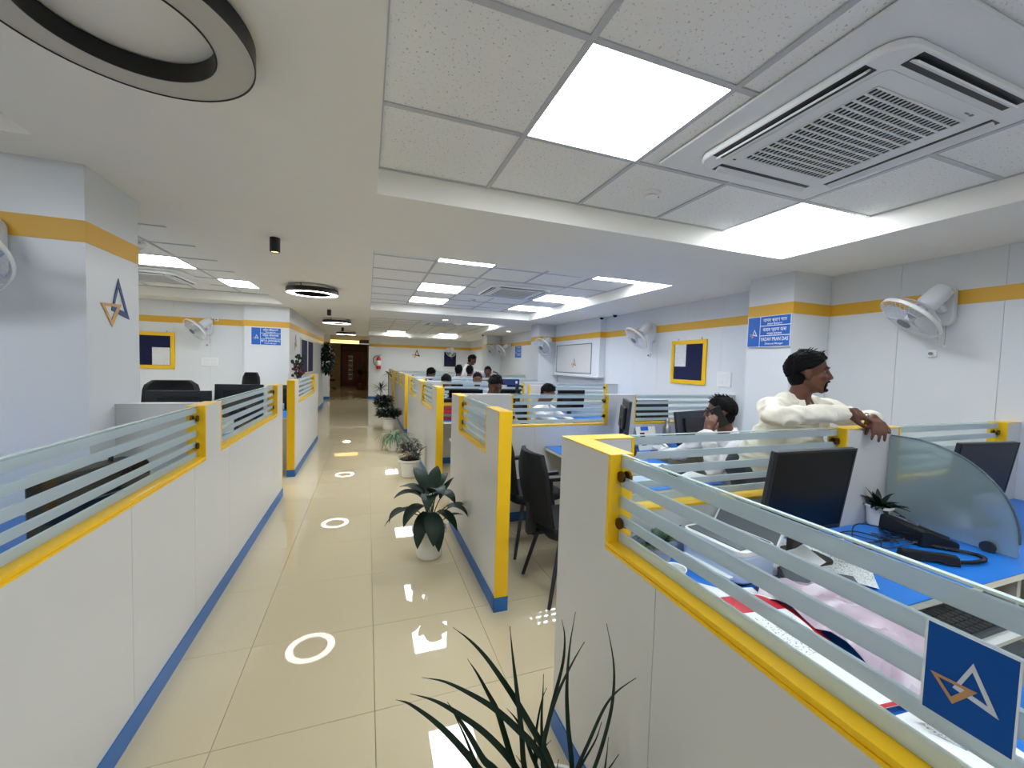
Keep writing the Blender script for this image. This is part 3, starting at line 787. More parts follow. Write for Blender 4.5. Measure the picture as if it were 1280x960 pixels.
# ceiling cassette air conditioners
def cassette(loc, label, rot=0.0):
    r = thing('air_conditioner', label, 'air conditioner', loc, rot, group='ceiling cassette air conditioners')
    Z = Matrix.Identity(4)
    h = 0.42
    MB().prism(rrect(1.08, 1.08, 0.02), Z, 0.0, 0.012).build('surround_plate', ACPL, r, bevel=0.003)
    # lower body made of a frame and a recessed centre
    MB().prism(rrect(0.84, 0.84, 0.09, 8), Z, -0.032, -0.001).build('body', ACPL, r, smooth=40, bevel=0.008)
    MB().prism(rrect(0.66, 0.66, 0.03), Z, -0.0345, -0.032).build('access_panel', ACPL, r, bevel=0.002)
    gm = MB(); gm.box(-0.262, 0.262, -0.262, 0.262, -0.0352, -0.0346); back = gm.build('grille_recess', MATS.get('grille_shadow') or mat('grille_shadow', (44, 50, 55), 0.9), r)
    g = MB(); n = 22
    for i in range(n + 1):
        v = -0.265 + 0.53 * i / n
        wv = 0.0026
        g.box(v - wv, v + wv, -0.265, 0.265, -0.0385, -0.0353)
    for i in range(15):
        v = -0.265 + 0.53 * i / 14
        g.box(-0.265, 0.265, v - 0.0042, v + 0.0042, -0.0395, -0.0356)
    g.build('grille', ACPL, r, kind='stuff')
    for k in range(4):
        M = Matrix.Rotation(PI / 2 * k, 4, 'Z')
        MB().obox(M, -0.31, 0.31, 0.352, 0.412, -0.0335, -0.0322).build('outlet_slot', BLACK, r)
        T = M @ Matrix.Translation((0, 0.376, -0.032)) @ Matrix.Rotation(math.radians(-38), 4, 'X')
        MB().obox(T, -0.305, 0.305, -0.030, 0.026, -0.004, 0.003).build('louvre', ACPL, r, bevel=0.0015)
    MB().box(0.20, 0.225, -0.300, -0.294, -0.0362, -0.0345).box(0.235, 0.25, -0.302, -0.292, -0.0362, -0.0345).build('indicator_marks', GREYPL, r)
    MB().box(-0.30, -0.285, 0.29, 0.3, -0.0352, -0.0345).build('sensor', DARK, r)
    return r
cassette((1.93, 1.22, ZT - 0.018), 'nearest white cassette air conditioner with square grille, beside the large lit panel')
cassette((1.95, 5.5, ZT - 0.018), 'cassette air conditioner in the middle right-hand ceiling recess')
cassette((1.9, 11.0, ZT - 0.018), 'cassette air conditioner in the farthest right-hand ceiling recess')
cassette((-2.75, 6.75, ZT - 0.018), 'cassette air conditioner over the left bay, partly behind pillar')

# ------------------------------------------------------------------ wall fans
def fan(loc, wall_dir, aim, label, size=0.205):
    """wall_dir: unit vector out of the wall; aim: direction the guard faces"""
    r = thing('wall_fan', label, 'fan', loc, group='white wall fans')
    wd = Vector(wall_dir); side = Vector((0, 0, 1)).cross(wd)
    Mw = frame_M((0, 0, 0), side, (0, 0, 1))
    MB().prism([(x, y * 1.0) for x, y in rrect(0.13, 0.30, 0.06, 8)], Mw, 0.002, 0.05).build('wall_plate', FANPL, r, smooth=40, bevel=0.006)
    aim = Vector(aim).normalized()
    piv = wd * 0.16 + Vector((0, 0, 0.05))
    MB().tube([wd * 0.045 + Vector((0, 0, -0.03)), wd * 0.10 + Vector((0, 0, 0.0)), piv], [0.032, 0.028, 0.026], 12).build('neck', FANPL, r, smooth=50)
    hub = piv + aim * 0.20
    x = Vector((0, 0, 1)).cross(aim).normalized(); y = aim.cross(x)
    M = Matrix((x, y, aim)).transposed().to_4x4(); M.translation = hub
    MB().lathe([(0.03, -0.30), (0.058, -0.285), (0.066, -0.24), (0.066, -0.14), (0.052, -0.115)], 24, M=M).build('motor', FANPL, r, smooth=50)
    R = size
    g = MB()
    def circ(rad, z, n=40): return [M @ Vector((rad * math.cos(2 * PI * k / n), rad * math.sin(2 * PI * k / n), z)) for k in range(n + 1)]
    MB().ring([[M @ Vector(((R + dr) * math.cos(2 * PI * k / 48), (R + dr) * math.sin(2 * PI * k / 48), z)) for k in range(48)] for dr, z in ((0, -0.014), (0.006, -0.010), (0.006, 0.010), (0, 0.014), (-0.004, 0.0), (0, -0.014))], cap=False).build('guard_rim', WHITEPL, r, smooth=60)
    for nm, z0, zc in (('front_guard', 0.012, 0.055), ('rear_guard', -0.012, -0.10)):
        g = MB()
        for k in range(36):
            a = 2 * PI * k / 36
            g.tube([M @ Vector((q * math.cos(a + tw), q * math.sin(a + tw), z0 + (zc - z0) * (1 - (q / R) ** 3))) for q, tw in ((0.04, 0.0), (0.10, 0.06), (0.16, 0.14), (R, 0.2))], 0.0013, 4, cap=False)
        for q in (0.06, 0.11, 0.16):
            g.tube(circ(q, z0 + (zc - z0) * (1 - (q / R) ** 3), 28), 0.0013, 4, cap=False)
        g.build(nm, FANPL, r, kind='stuff')
    MB().lathe([(0.048, 0.050), (0.045, 0.060), (0.001, 0.064)], 24, M=M).build('badge', GREYPL, r, smooth=50)
    MB().lathe([(0.026, -0.1), (0.03, 0.0), (0.024, 0.03), (0.001, 0.036)], 18, M=M).build('hub', FANPL, r, smooth=50)
    for k in range(3):
        b = MB(); rows = []
        for i in range(7):
            t = i / 6; rr = 0.028 + (R - 0.045) * t; a0 = 2 * PI * k / 3 + 0.35 * t
            wdt = 0.25 + 0.75 * math.sin(PI * min(1, 0.25 + 0.6 * t))
            tw = 0.022
            rows.append([M @ Vector((rr * math.cos(a0 - 0.5 * wdt), rr * math.sin(a0 - 0.5 * wdt), -tw)), M @ Vector((rr * math.cos(a0), rr * math.sin(a0), 0.004)), M @ Vector((rr * math.cos(a0 + 0.5 * wdt), rr * math.sin(a0 + 0.5 * wdt), tw)), M @ Vector((rr * math.cos(a0), rr * math.sin(a0), 0.0015))])
        b.ring(rows).build('blade', mat('fan_blade', (196, 203, 212), 0.3) if 'fan_blade' not in MATS else MATS['fan_blade'], r, smooth=50)
    c = MB(); zz = -0.17
    for s_, L in ((-0.02, 0.11), (0.022, 0.15)):
        p = side * s_ + wd * 0.035
        c.tube([p + Vector((0, 0, -0.14)), p + Vector((0, 0, -0.15 - L))], 0.0012, 5)
    c.build('pull_cords', GREYPL, r, kind='stuff')
    for s_, L in ((-0.02, 0.11), (0.022, 0.15)):
        p = side * s_ + wd * 0.035
        MB().ell(p + Vector((0, 0, -0.155 - L)), (0.008, 0.008, 0.011), 10, 8).build('pull_knob', WHITEPL, r, smooth=60)
    return r
fan((4.115, 1.80, 2.055), (-1, 0, 0), (-0.54, 0.43, -0.755), 'nearest big white wall fan on the right wall, past the standing man')
fan((4.115, 5.12, 2.06), (-1, 0, 0), (-0.72, 0.13, -0.72), 'white wall fan above the yellow-framed board on the right wall')
fan((3.76, 8.375, 2.0), (0, -1, 0), (-0.75, -0.30, -0.60), 'white wall fan on the pillar beside the cupboard box')
fan((4.115, 11.7, 2.0), (-1, 0, 0), (-0.80, -0.1, -0.60), 'small white wall fan past the blue sign on the far right wall')
fan((3.85, 12.595, 2.0), (0, -1, 0), (-0.75, -0.3, -0.55), 'tiny white wall fan on the farthest right pillar')
fan((-2.62, 8.495, 2.02), (0, -1, 0), (-0.56, -0.54, -0.62), 'white wall fan above the switch plate on the left bay wall')
fan((-1.66, 2.625, 1.99), (0, -1, 0), (0.12, -0.62, -0.6), 'white wall fan cut off by the left picture edge on the near pillar')
fan((-1.62, 3.125, 2.33), (0, 1, 0), (0.15, 0.30, -0.94), 'white wall fan on the back of the near pillar, only rim showing')
fan((3.3, 16.795, 2.0), (0, -1, 0), (-0.4, -0.6, -0.5), 'tiny wall fan on the far end wall')

# ------------------------------------------------------------------ signs, boards, switch plates
def text(body, size, M, material, parent, name='lettering', align='CENTER', width=None):
    cu = bpy.data.curves.new(name, 'FONT'); cu.body = body; cu.size = size; cu.align_x = align; cu.align_y = 'CENTER'
    cu.extrude = 0.0004; cu.offset = size * 0.012; cu.resolution_u = 2
    cu.materials.append(material)
    o = bpy.data.objects.new(name, cu); COL.objects.link(o); o.parent = parent
    Mm = M.copy(); Mm.translation = Mm.translation - ROOT[parent.name]
    o.matrix_local = Mm
    bpy.context.view_layer.update()
    if width and o.dimensions.x > 0:
        Mm = Mm @ Matrix.Diagonal((width / o.dimensions.x, 1, 1, 1))
    me = bpy.data.meshes.new_from_object(o.evaluated_get(bpy.context.evaluated_depsgraph_get()))
    bpy.data.objects.remove(o); bpy.data.curves.remove(cu)
    o = bpy.data.objects.new(name, me); COL.objects.link(o); o.parent = parent; o.matrix_local = Mm
    return o
def name_sign(o, right, label, W, H, lines):
    """name board with emblem: o = lower-left corner"""
    o = Vector(o); right = Vector(right)
    r = thing('name_sign', label, 'sign', o, group='blue name boards')
    M = frame_M(o, right, (0, 0, 1))
    MB().prism(rect2(0, W, 0, H), M, 0.0005, 0.006).build('board', SIGNB, r, world=True)
    xd = W * 0.30
    b = MB()
    b.prism(rect2(xd, xd + W * 0.012, 0, H), M, 0.0061, 0.0068)
    for fy in (0.36, 0.69): b.prism(rect2(xd, W, H * fy - H * 0.012, H * fy + H * 0.012), M, 0.0061, 0.0067)
    b.build('divider_lines', WHITEI, r, world=True)
    b = MB()
    for q in (rect2(-0.006, W + 0.006, -0.006, 0), rect2(-0.006, W + 0.006, H, H + 0.006), rect2(-0.006, 0, 0, H), rect2(W, W + 0.006, 0, H)): b.prism(q, M, 0.0005, 0.0055)
    b.build('border', WHITEI, r, world=True)
    logo(r, frame_M(o + right * (W * 0.155) + Vector((0, 0, H * 0.46)), right, (0, 0, 1)) @ Matrix.Translation((0, 0, 0.0062)), W * 0.72, WHITEI, ORANGE, 0.0007)
    cx = xd + (W - xd) / 2
    for (t, fy, sz, wd) in lines:
        text(t, H * sz, frame_M(o + right * cx + Vector((0, 0, H * fy)), right, (0, 0, 1)) @ Matrix.Translation((0, 0, 0.0068)), WHITEI, r, width=(W - xd) * wd)
    return r
name_sign((3.607, 3.052, 1.765), (0, -1, 0), 'blue name board with three lines of white lettering on right pillar behind standing man', 0.43, 0.285,
          [('যাদব প্ৰাণ দাস', 0.87, 0.155, 0.78), ('মণ্ডল প্ৰবন্ধক', 0.745, 0.085, 0.5), ('यादव प्राण दास', 0.555, 0.155, 0.78), ('मण्डल प्रबन्धक', 0.425, 0.085, 0.5), ('YADAV PRAN DAS', 0.235, 0.17, 0.92), ('Divisional Manager', 0.09, 0.09, 0.6)])
name_sign((-1.94, 8.345, 1.74), (1, 0, 0), 'blue name board with blurred white lettering on the left bay pillar', 0.46, 0.30,
          [('মিতুল জীৱনভাই', 0.87, 0.155, 0.75), ('শাখা প্ৰবন্ধক', 0.745, 0.085, 0.5), ('मितुल जीवनभाई', 0.555, 0.155, 0.78), ('शाखा प्रबन्धक', 0.425, 0.085, 0.5), ('MITUL JIWANBHAI', 0.235, 0.17, 0.92), ('Branch Manager', 0.09, 0.09, 0.6)])
name_sign((4.112, 11.25, 1.72), (0, -1, 0), 'small blue name board beyond the wall fans on the far right wall', 0.50, 0.33,
          [('যাদব দাস', 0.87, 0.14, 0.6), ('यादव दास', 0.555, 0.14, 0.6), ('YADAV DAS', 0.235, 0.16, 0.75)])
def emblem(o, right, scale, label, ma=None):
    r = thing('wall_emblem', label, 'emblem', o, group='interlocked triangle emblems on walls')
    logo(r, frame_M(o, right, (0, 0, 1)), scale, ma or NAVYI, ORANGE, 0.003)
emblem((-1.319, 2.882, 1.815), (0, 1, 0), 1.0, 'blue and orange interlocked triangle emblem on the near left pillar side')
emblem((1.86, 16.787, 1.85), (1, 0, 0), 1.25, 'interlocked triangle emblem high on the far end wall', BLACK)
emblem((3.991, 7.4, 1.60), (0, -1, 0), 0.75, 'small grey interlocked triangle emblem on the cupboard box door', GREYPL)
emblem((-1.348, 9.05, 1.85), (0, 1, 0), 1.1, 'thin triangle emblem beside the navy boards on the left aisle wall', GREYPL)
def notice_board(o, right, W, H, label, fr, sheets, colour=YELLOW, name='notice_board', clips=True):
    o = Vector(o); right = Vector(right); M = frame_M(o, right, (0, 0, 1))
    r = thing(name, label, 'notice board', o)
    MB().prism(rect2(fr * .6, W - fr * .6, fr * .6, H - fr * .6), M, 0.002, 0.012).build('felt_panel', NAVY, r, world=True)
    for q in (rect2(0, W, 0, fr), rect2(0, W, H - fr, H), rect2(0, fr, fr, H - fr), rect2(W - fr, W, fr, H - fr)):
        MB().prism(q, M, 0.001, 0.022).build('frame_bar', colour, r, world=True, bevel=0.002)
    for (x0, x1, y0, y1) in sheets:
        MB().prism(rect2(x0, x1, y0, y1), M, 0.0125, 0.0135).build('pinned_sheet', NOTICE, r, world=True)
    if clips:
        for fx in (0.18, 0.85):
            MB().prism(rect2(W * fx - 0.006, W * fx + 0.006, H, H + 0.03), M, 0.002, 0.01).build('hanger', STEEL, r, world=True)
    return r
notice_board((4.1195, 4.70, 1.325), (0, -1, 0), 0.63, 0.595, 'yellow-framed navy notice board with one white sheet on right wall', 0.055, [(0.065, 0.275, 0.235, 0.54)])
notice_board((-3.85, 8.499, 1.27), (1, 0, 0), 0.745, 0.62, 'yellow-framed navy notice board with one sheet on the left bay wall', 0.06, [(0.43, 0.675, 0.065, 0.36)])
notice_board((-1.349, 9.65, 1.16), (0, 1, 0), 1.02, 0.80, 'white-framed navy board, nearer of two above the left partition', 0.035, [], WHITE_LAM, clips=False)
notice_board((-1.349, 10.70, 1.16), (0, 1, 0), 1.02, 0.80, 'white-framed navy board, farther of two above the left partition', 0.035, [], WHITE_LAM, clips=False)
notice_board((3.0, 16.795, 1.35), (1, 0, 0), 0.5, 0.6, 'narrow dark board at the far end beside the leaning man', 0.03, [], BLACK, clips=False)
def switch_plate(o, right, W, H, label, nx, ny):
    o = Vector(o); right = Vector(right); M = frame_M(o, right, (0, 0, 1))
    r = thing('switch_plate', label, 'switch', o, group='white switch plates')
    MB().prism([(p[0] + W / 2, p[1] + H / 2) for p in rrect(W, H, 0.012)], M, 0.0005, 0.013).build('plate', WHITEPL, r, world=True, bevel=0.002)
    for i in range(nx):
        for j in range(ny):
            w_, h_ = W * 0.8 / nx, H * 0.72 / ny
            x0 = W * 0.1 + i * w_ + w_ * 0.08; y0 = H * 0.14 + j * h_ + h_ * 0.1
            MB().prism(rect2(x0, x0 + w_ * 0.84, y0, y0 + h_ * 0.8), M, 0.0131, 0.0165).build('switch_module', ACPL, r, world=True, bevel=0.001)
switch_plate((4.1195, 3.885, 1.322), (0, -1, 0), 0.205, 0.185, 'square white switch plate between the right notice board and pillar', 2, 2)
switch_plate((-2.73, 8.499, 1.335), (1, 0, 0), 0.26, 0.145, 'wide white switch plate below the fan on the left bay wall', 2, 2)
for (o, rt, lab) in (((4.1195, 1.86, 1.70), (0, -1, 0), 'round grey wall socket with short plug under the nearest fan'), ((4.1195, 5.2, 1.72), (0, -1, 0), 'round white wall socket under the fan by the yellow-framed board'), ((-2.64, 8.499, 1.70), (1, 0, 0), 'small white wall socket under the left bay fan'), ((-2.50, 8.499, 2.15), (1, 0, 0), 'small white junction box on the yellow band beside the left bay fan')):
    r = thing('wall_socket', lab, 'socket', o); M = frame_M(o, rt, (0, 0, 1))
    MB().prism(rrect(0.055, 0.055, 0.012), M, 0.0005, 0.02).build('box', WHITEPL, r, world=True, bevel=0.003)
    MB().prism([(0.012 * math.cos(k * PI / 6), 0.012 * math.sin(k * PI / 6)) for k in range(12)], M, 0.02, 0.034).build('plug', GREYPL, r, world=True)
# fire extinguisher
fe = thing('fire_extinguisher', 'red and white fire extinguisher with black hose on the far white wall', 'extinguisher', (0.42, 16.70, 1.18))
MB().lathe([(0.07, 0.0), (0.085, 0.02), (0.085, 0.14)], 20).build('lower_body', EXTRED, fe, smooth=50)
MB().lathe([(0.0855, 0.141), (0.0855, 0.34)], 20).build('label_sleeve', WHITEPL, fe, smooth=50)
MB().lathe([(0.085, 0.341), (0.08, 0.42), (0.04, 0.47), (0.03, 0.50)], 20).build('shoulder', EXTRED, fe, smooth=50)
MB().box(-0.05, 0.07, -0.015, 0.015, 0.50, 0.53).tube([(0, 0, 0.53), (0.09, 0, 0.58)], 0.012).build('valve_handle', STEEL, fe)
MB().tube(spline([(-0.04, 0, 0.52), (-0.13, 0, 0.50), (-0.2, -0.02, 0.38), (-0.17, -0.03, 0.22), (-0.10, -0.02, 0.14)], 6), 0.013, 8).build('hose', BLACK, fe, smooth=60)
MB().box(-0.03, 0.03, 0.08, 0.095, 0.30, 0.48).build('bracket', STEEL, fe)
# ------------------------------------------------------------------ desk things
def monitor(loc, rot, label, W=0.48, H=0.30, zb=0.10, tilt=8, screen=None, group='dark computer monitors', white=False):
    """screen faces local -Y"""
    r = thing('monitor', label, 'monitor', loc, rot, group=group)
    T = Matrix.Translation((0, 0, zb + H / 2)) @ Matrix.Rotation(math.radians(tilt), 4, 'X')
    def q(m, *a): return m.obox(T, *a)
    q(MB(), -W / 2, W / 2, 0.0, 0.022, -H / 2, H / 2).build('shell', DARK if not white else WHITEPL, r, bevel=0.004)
    q(MB(), -W / 2 + 0.01, W / 2 - 0.01, -0.0035, 0.0, -H / 2 + 0.018, H / 2 - 0.01).build('screen', screen or BLACK_GL, r)
    b = MB()
    for a in ((-W / 2, W / 2, H / 2 - 0.01, H / 2), (-W / 2, W / 2, -H / 2, -H / 2 + 0.018), (-W / 2, -W / 2 + 0.01, -H / 2 + 0.018, H / 2 - 0.01), (W / 2 - 0.01, W / 2, -H / 2 + 0.018, H / 2 - 0.01)):
        q(b, a[0], a[1], -0.005, 0.0, a[2], a[3])
    b.build('bezel', BLACK, r)
    q(MB(), -W * 0.32, W * 0.32, 0.022, 0.05, -H * 0.36, H * 0.3).build('rear_housing', BLACK, r, bevel=0.01)
    q(MB(), -0.014, 0.014, -0.0058, -0.005, -H / 2 + 0.004, -H / 2 + 0.014).build('badge', STEEL, r)
    MB().box(-0.035, 0.035, 0.03, 0.06, 0.012, zb + H * 0.45).build('stand_neck', BLACK, r, bevel=0.006)
    MB().prism(rrect(0.24, 0.18, 0.05), Matrix.Translation((0, 0.03, 0)), 0.0, 0.012).build('stand_base', BLACK, r, bevel=0.003)
    return r
# near cubicle
monitor((1.765, 1.16, ZD), math.radians(-2), 'black monitor on the near blue desk in front of the standing man', 0.465, 0.37, 0.115, 8)
def phone_set():
    r = thing('desk_phone', 'black desk telephone with raised keypad on the near blue desk', 'telephone', (2.575, 1.17, ZD), math.radians(66))
    # wedge body, long axis local X
    M = frame_M((0, 0, 0), (0, 1, 0), (0, 0, 1))
    poly = [(-0.085, 0.002), (0.085, 0.002), (0.085, 0.075), (0.06, 0.082), (-0.07, 0.036), (-0.085, 0.026)]
    MB().prism(poly, M, -0.125, 0.125).build('body', BLACK, r, bevel=0.006)
    sl = math.atan2(0.046, 0.13)
    T = Matrix.Translation((0, -0.005, 0.061)) @ Matrix.Rotation(sl, 4, 'X')
    k = MB()
    for i in range(3):
        for j in range(4): k.obox(T, 0.0 + i * 0.03, 0.022 + i * 0.03, -0.052 + j * 0.026, -0.034 + j * 0.026, 0.0, 0.008)
    k.build('keypad', GREYPL, r, kind='stuff')
    MB().obox(T, 0.0, 0.085, 0.054, 0.066, 0.0, 0.006).build('display_window', GREYPL, r)
    MB().obox(T, -0.105, -0.06, -0.055, 0.06, -0.001, 0.006).build('handset_cradle', DARK, r, bevel=0.003)
    h = thing('telephone_handset', 'black handset lying off the hook beside the telephone, curly cord attached', 'handset', (2.30, 1.0, ZD), math.radians(-38))
    MB().ring([[Vector((x, yy * w_, z0 + zz * hh)) for yy, zz in ((-1, 0), (-0.8, 0.85), (0, 1), (0.8, 0.85), (1, 0), (0, -0.02))] for x, w_, hh, z0 in ((-0.105, 0.012, 0.02, 0.002), (-0.095, 0.026, 0.04, 0.002), (-0.06, 0.027, 0.042, 0.004), (-0.03, 0.020, 0.032, 0.012), (0.03, 0.020, 0.032, 0.012), (0.06, 0.027, 0.042, 0.004), (0.095, 0.026, 0.04, 0.002), (0.105, 0.012, 0.02, 0.002))]).build('grip', BLACK, h, smooth=50)
    pts = spline([(0.09, 0.0, 0.012), (0.17, 0.03, 0.012), (0.24, 0.085, 0.012), (0.245, 0.135, 0.012), (0.17, 0.16, 0.012), (0.09, 0.18, 0.012), (0.04, 0.19, 0.014)], 14)
    c = []
    for i, p in enumerate(pts):
        n_ = 5
        for j in range(n_):
            f = j / n_; nx = pts[min(i + 1, len(pts) - 1)]; q = p.lerp(nx, f); d = (nx - p)
            if d.length < 1e-6: continue
            d = d.normalized(); s_ = Vector((-d.y, d.x, 0)); a = 2 * PI * f
            c.append(q + s_ * 0.0065 * math.cos(a) + Vector((0, 0, 0.0065 * math.sin(a))))
    MB().tube(c, 0.0028, 5).build('coiled_cord', BLACK, h, smooth=60)
phone_set()
cab = thing('monitor_cables', 'tangle of thin black cables on the blue desk behind the near monitor', 'cables', (2.25, 1.2, ZD))
random.seed(11)
for i in range(7):
    p = [(random.uniform(-0.24, -0.08), random.uniform(-0.08, 0.06), 0.006)]
    for j in range(5): p.append((p[0][0] + 0.10 * (j + 1) + random.uniform(-0.04, 0.04), random.uniform(-0.10, 0.10), 0.004 + random.uniform(0, 0.06 if j in (1, 2) else 0.01)))
    MB().tube(spline(p, 5), 0.0028, 5).build('cable', BLACK, cab, smooth=60)

def pot(r, R, H, material, soil=True, lip=True, z0=0.0, taper=0.72):
    pr = [(R * taper * 0.92, z0), (R * taper, z0 + 0.006), (R * (taper + 0.04), z0 + H * 0.10)]
    pr += [(R * (taper + (0.96 - taper) * t), z0 + H * t) for t in (0.3, 0.6, 0.86)]
    pr += ([(R * 1.06, z0 + H * 0.87), (R * 1.08, z0 + H), (R * 1.0, z0 + H), (R * 0.97, z0 + H * 0.9)] if lip else [(R, z0 + H), (R * 0.95, z0 + H), (R * 0.93, z0 + H * 0.9)])
    MB().lathe(pr, 32).build('pot', material, r, smooth=40)
    if soil:
        MB().lathe([(R * 0.95, z0 + H * 0.84), (R * 0.94, z0 + H * 0.9), (R * 0.5, z0 + H * 0.92), (0.002, z0 + H * 0.93)], 24).build('soil', SOIL, r, smooth=60)
def arc_leaf(az, elev0, L, w, droop, base=(0, 0, 0), fold=0.25, n=9, prof=None, th=0.001):
    d = Vector((math.cos(az), math.sin(az), 0)); p = Vector(base); pts = [p.copy()]; e = elev0
    for i in range(n):
        e2 = e - droop * (i / n)
        p = p + (d * math.cos(e2) + Vector((0, 0, 1)) * math.sin(e2)) * (L / n)
        pts.append(p.copy())
    return MB().leaf(pts, w, fold=fold, prof=prof, th=th)
def rosette(r, n, z, L, w, e0, droop, material, name='leaf', seed=1, spread=0.01, joined=False, fold=0.3, prof=None):
    rnd = random.Random(seed); J = MB()
    for i in range(n):
        az = 2.399963 * i + rnd.uniform(-0.2, 0.2); t = i / max(1, n - 1)
        mb = arc_leaf(az, rnd.uniform(*e0) - 0.25 * (1 - t), L * rnd.uniform(0.75, 1.1), w * rnd.uniform(0.85, 1.1), rnd.uniform(*droop), (spread * math.cos(az), spread * math.sin(az), z), fold=fold, prof=prof)
        if joined: J.add(mb.v, mb.f)
        else: mb.build(name, material, r, smooth=60)
    if joined: J.build('foliage', material, r, smooth=60, kind='stuff')
def bush(r, n, z, rad, hgt, leafL, material, seed=1, stems=5):
    rnd = random.Random(seed); J = MB(); T = MB()
    for s_ in range(stems):
        a = 2 * PI * s_ / stems + rnd.uniform(-0.3, 0.3); q = rnd.uniform(0.4, 0.9)
        T.tube(bez((0.01 * math.cos(a), 0.01 * math.sin(a), z - 0.01), (0.03 * math.cos(a), 0.03 * math.sin(a), z + hgt * 0.5), (rad * q * math.cos(a), rad * q * math.sin(a), z + hgt * 0.85), 5), 0.004, 5)
    T.build('stems', STEM, r, smooth=60)
    for i in range(n):
        u = rnd.random() ** 0.5; a = rnd.uniform(0, 2 * PI); h = rnd.random()
        rr = rad * u * (0.55 + 0.45 * math.sin(PI * (0.15 + 0.75 * h)))
        mb = arc_leaf(a + rnd.uniform(-0.6, 0.6), rnd.uniform(-0.3, 1.0), leafL * rnd.uniform(0.7, 1.2), leafL * 0.42, rnd.uniform(0.4, 1.3), (rr * math.cos(a), rr * math.sin(a), z + hgt * h), n=4)
        J.add(mb.v, mb.f)
    J.build('foliage', material, r, smooth=60, kind='stuff')
# big leafy plant beside the second partition
pl = thing('potted_plant', 'broad-leaved dark green plant in a white pot at the second partition', 'plant', (0.475, 3.13, 0))
pot(pl, 0.128, 0.235, POTW)
random.seed(5)
BL = [  # azimuth, stem tilt, stem length, leaf length, width, start elev, droop
    (2.9, 0.55, 0.22, 0.27, 0.105, -0.1, 1.0), (3.35, 0.75, 0.25, 0.20, 0.085, 0.8, 2.6), (-2.2, 0.3, 0.20, 0.27, 0.115, -0.9, 0.5), (-1.35, 0.25, 0.18, 0.29, 0.12, -0.8, 0.65),
    (-0.4, 0.5, 0.24, 0.22, 0.10, 0.3, 1.6), (0.15, 0.7, 0.22, 0.24, 0.085, 0.35, 1.2), (0.9, 0.2, 0.32, 0.24, 0.11, 0.9, 1.0), (1.7, 0.15, 0.30, 0.26, 0.12, 0.7, 1.2), (2.4, 0.2, 0.28, 0.25, 0.11, 0.9, 1.5),
    (-2.9, 0.15, 0.27, 0.27, 0.12, 1.0, 1.7), (-0.9, 0.12, 0.30, 0.24, 0.12, 0.9, 2.1), (0.4, 0.3, 0.27, 0.20, 0.075, 1.1, 0.5), (-1.8, 0.1, 0.31, 0.24, 0.12, 0.7, 2.0), (0.0, 0.9, 0.13, 0.16, 0.06, 0.6, 1.0), (-1.6, 0.35, 0.20, 0.26, 0.125, -0.5, 0.8), (-2.5, 0.2, 0.24, 0.25, 0.12, 0.2, 1.5), (-0.7, 0.3, 0.19, 0.22, 0.11, -0.2, 1.0), (1.2, 0.25, 0.34, 0.22, 0.11, 1.1, 0.7), (2.0, 0.2, 0.36, 0.22, 0.12, 1.0, 0.8), (-1.3, 0.05, 0.34, 0.22, 0.13, 0.9, 1.6), (3.0, 0.1, 0.29, 0.22, 0.1, 1.0, 1.2)]
for az, tl, sl, ll, lw, e0, dr in BL:
    d = Vector((math.cos(az), math.sin(az), 0)); b0 = d * 0.02 + Vector((0, 0, 0.205))
    sl *= 0.9; tip = b0 + d * sl * math.sin(tl) + Vector((0, 0, sl * math.cos(tl)))
    sm = MB().tube(bez(b0, b0 + Vector((0, 0, sl * 0.6)), tip, 5), 0.0038, 6)
    st_ = sm.build('leaf_stalk', LEAFG, pl, smooth=60)
    arc_leaf(az, e0, ll, lw, dr, tip, fold=0.28, n=10, prof=lambda t: max(0.02, math.sin(PI * (0.04 + 0.96 * t) ** 0.75)) ** 0.85).build('leaf', LEAFD, pl, smooth=60)
# row of pots along the partitions
p2 = thing('potted_plant', 'wispy grey-red shrub with one long bare twig in white pot', 'plant', (0.545, 5.42, 0))
pot(p2, 0.135, 0.235, POTW); bush(p2, 240, 0.22, 0.13, 0.26, 0.065, LEAFR, 21, 6)
MB().tube(spline([(0.02, 0, 0.24), (0.10, -0.02, 0.30), (0.15, -0.03, 0.36), (0.22, -0.04, 0.41)], 5), [0.004] * 15 + [0.002], 5).build('twig', STEM, p2, smooth=60)
p3 = thing('potted_plant', 'striped spider plant trailing over a round white pot', 'plant', (0.45, 7.05, 0))
pot(p3, 0.115, 0.21, POTW, taper=0.8); rosette(p3, 80, 0.2, 0.36, 0.022, (0.5, 1.4), (1.6, 3.4), LEAFS, seed=4, joined=True)
p4 = thing('potted_plant', 'dense dark bushy plant spreading wide over a white pot', 'plant', (0.465, 9.35, 0))
pot(p4, 0.165, 0.28, POTW); bush(p4, 420, 0.27, 0.24, 0.17, 0.10, LEAFD, 31, 7)
p5 = thing('potted_plant', 'dark bushy plant second farthest in the row of white pots', 'plant', (0.44, 11.4, 0))
pot(p5, 0.15, 0.26, POTW); bush(p5, 420, 0.25, 0.23, 0.32, 0.11, LEAFD, 32, 7)
p6 = thing('potted_plant', 'spiky dark dragon-tree plant farthest in the row of white pots', 'plant', (0.42, 13.6, 0))
pot(p6, 0.15, 0.28, POTW); MB().tube([(0, 0, 0.26), (0.0, 0.0, 0.62)], 0.014, 8).build('trunk', STEM, p6, smooth=60)
rosette(p6, 46, 0.62, 0.34, 0.022, (-0.3, 1.4), (0.2, 0.8), LEAFD, seed=6, joined=True)
p7 = thing('potted_plant', 'tall thin-stemmed plant with few leaves behind the row of pots', 'plant', (0.60, 12.6, 0))
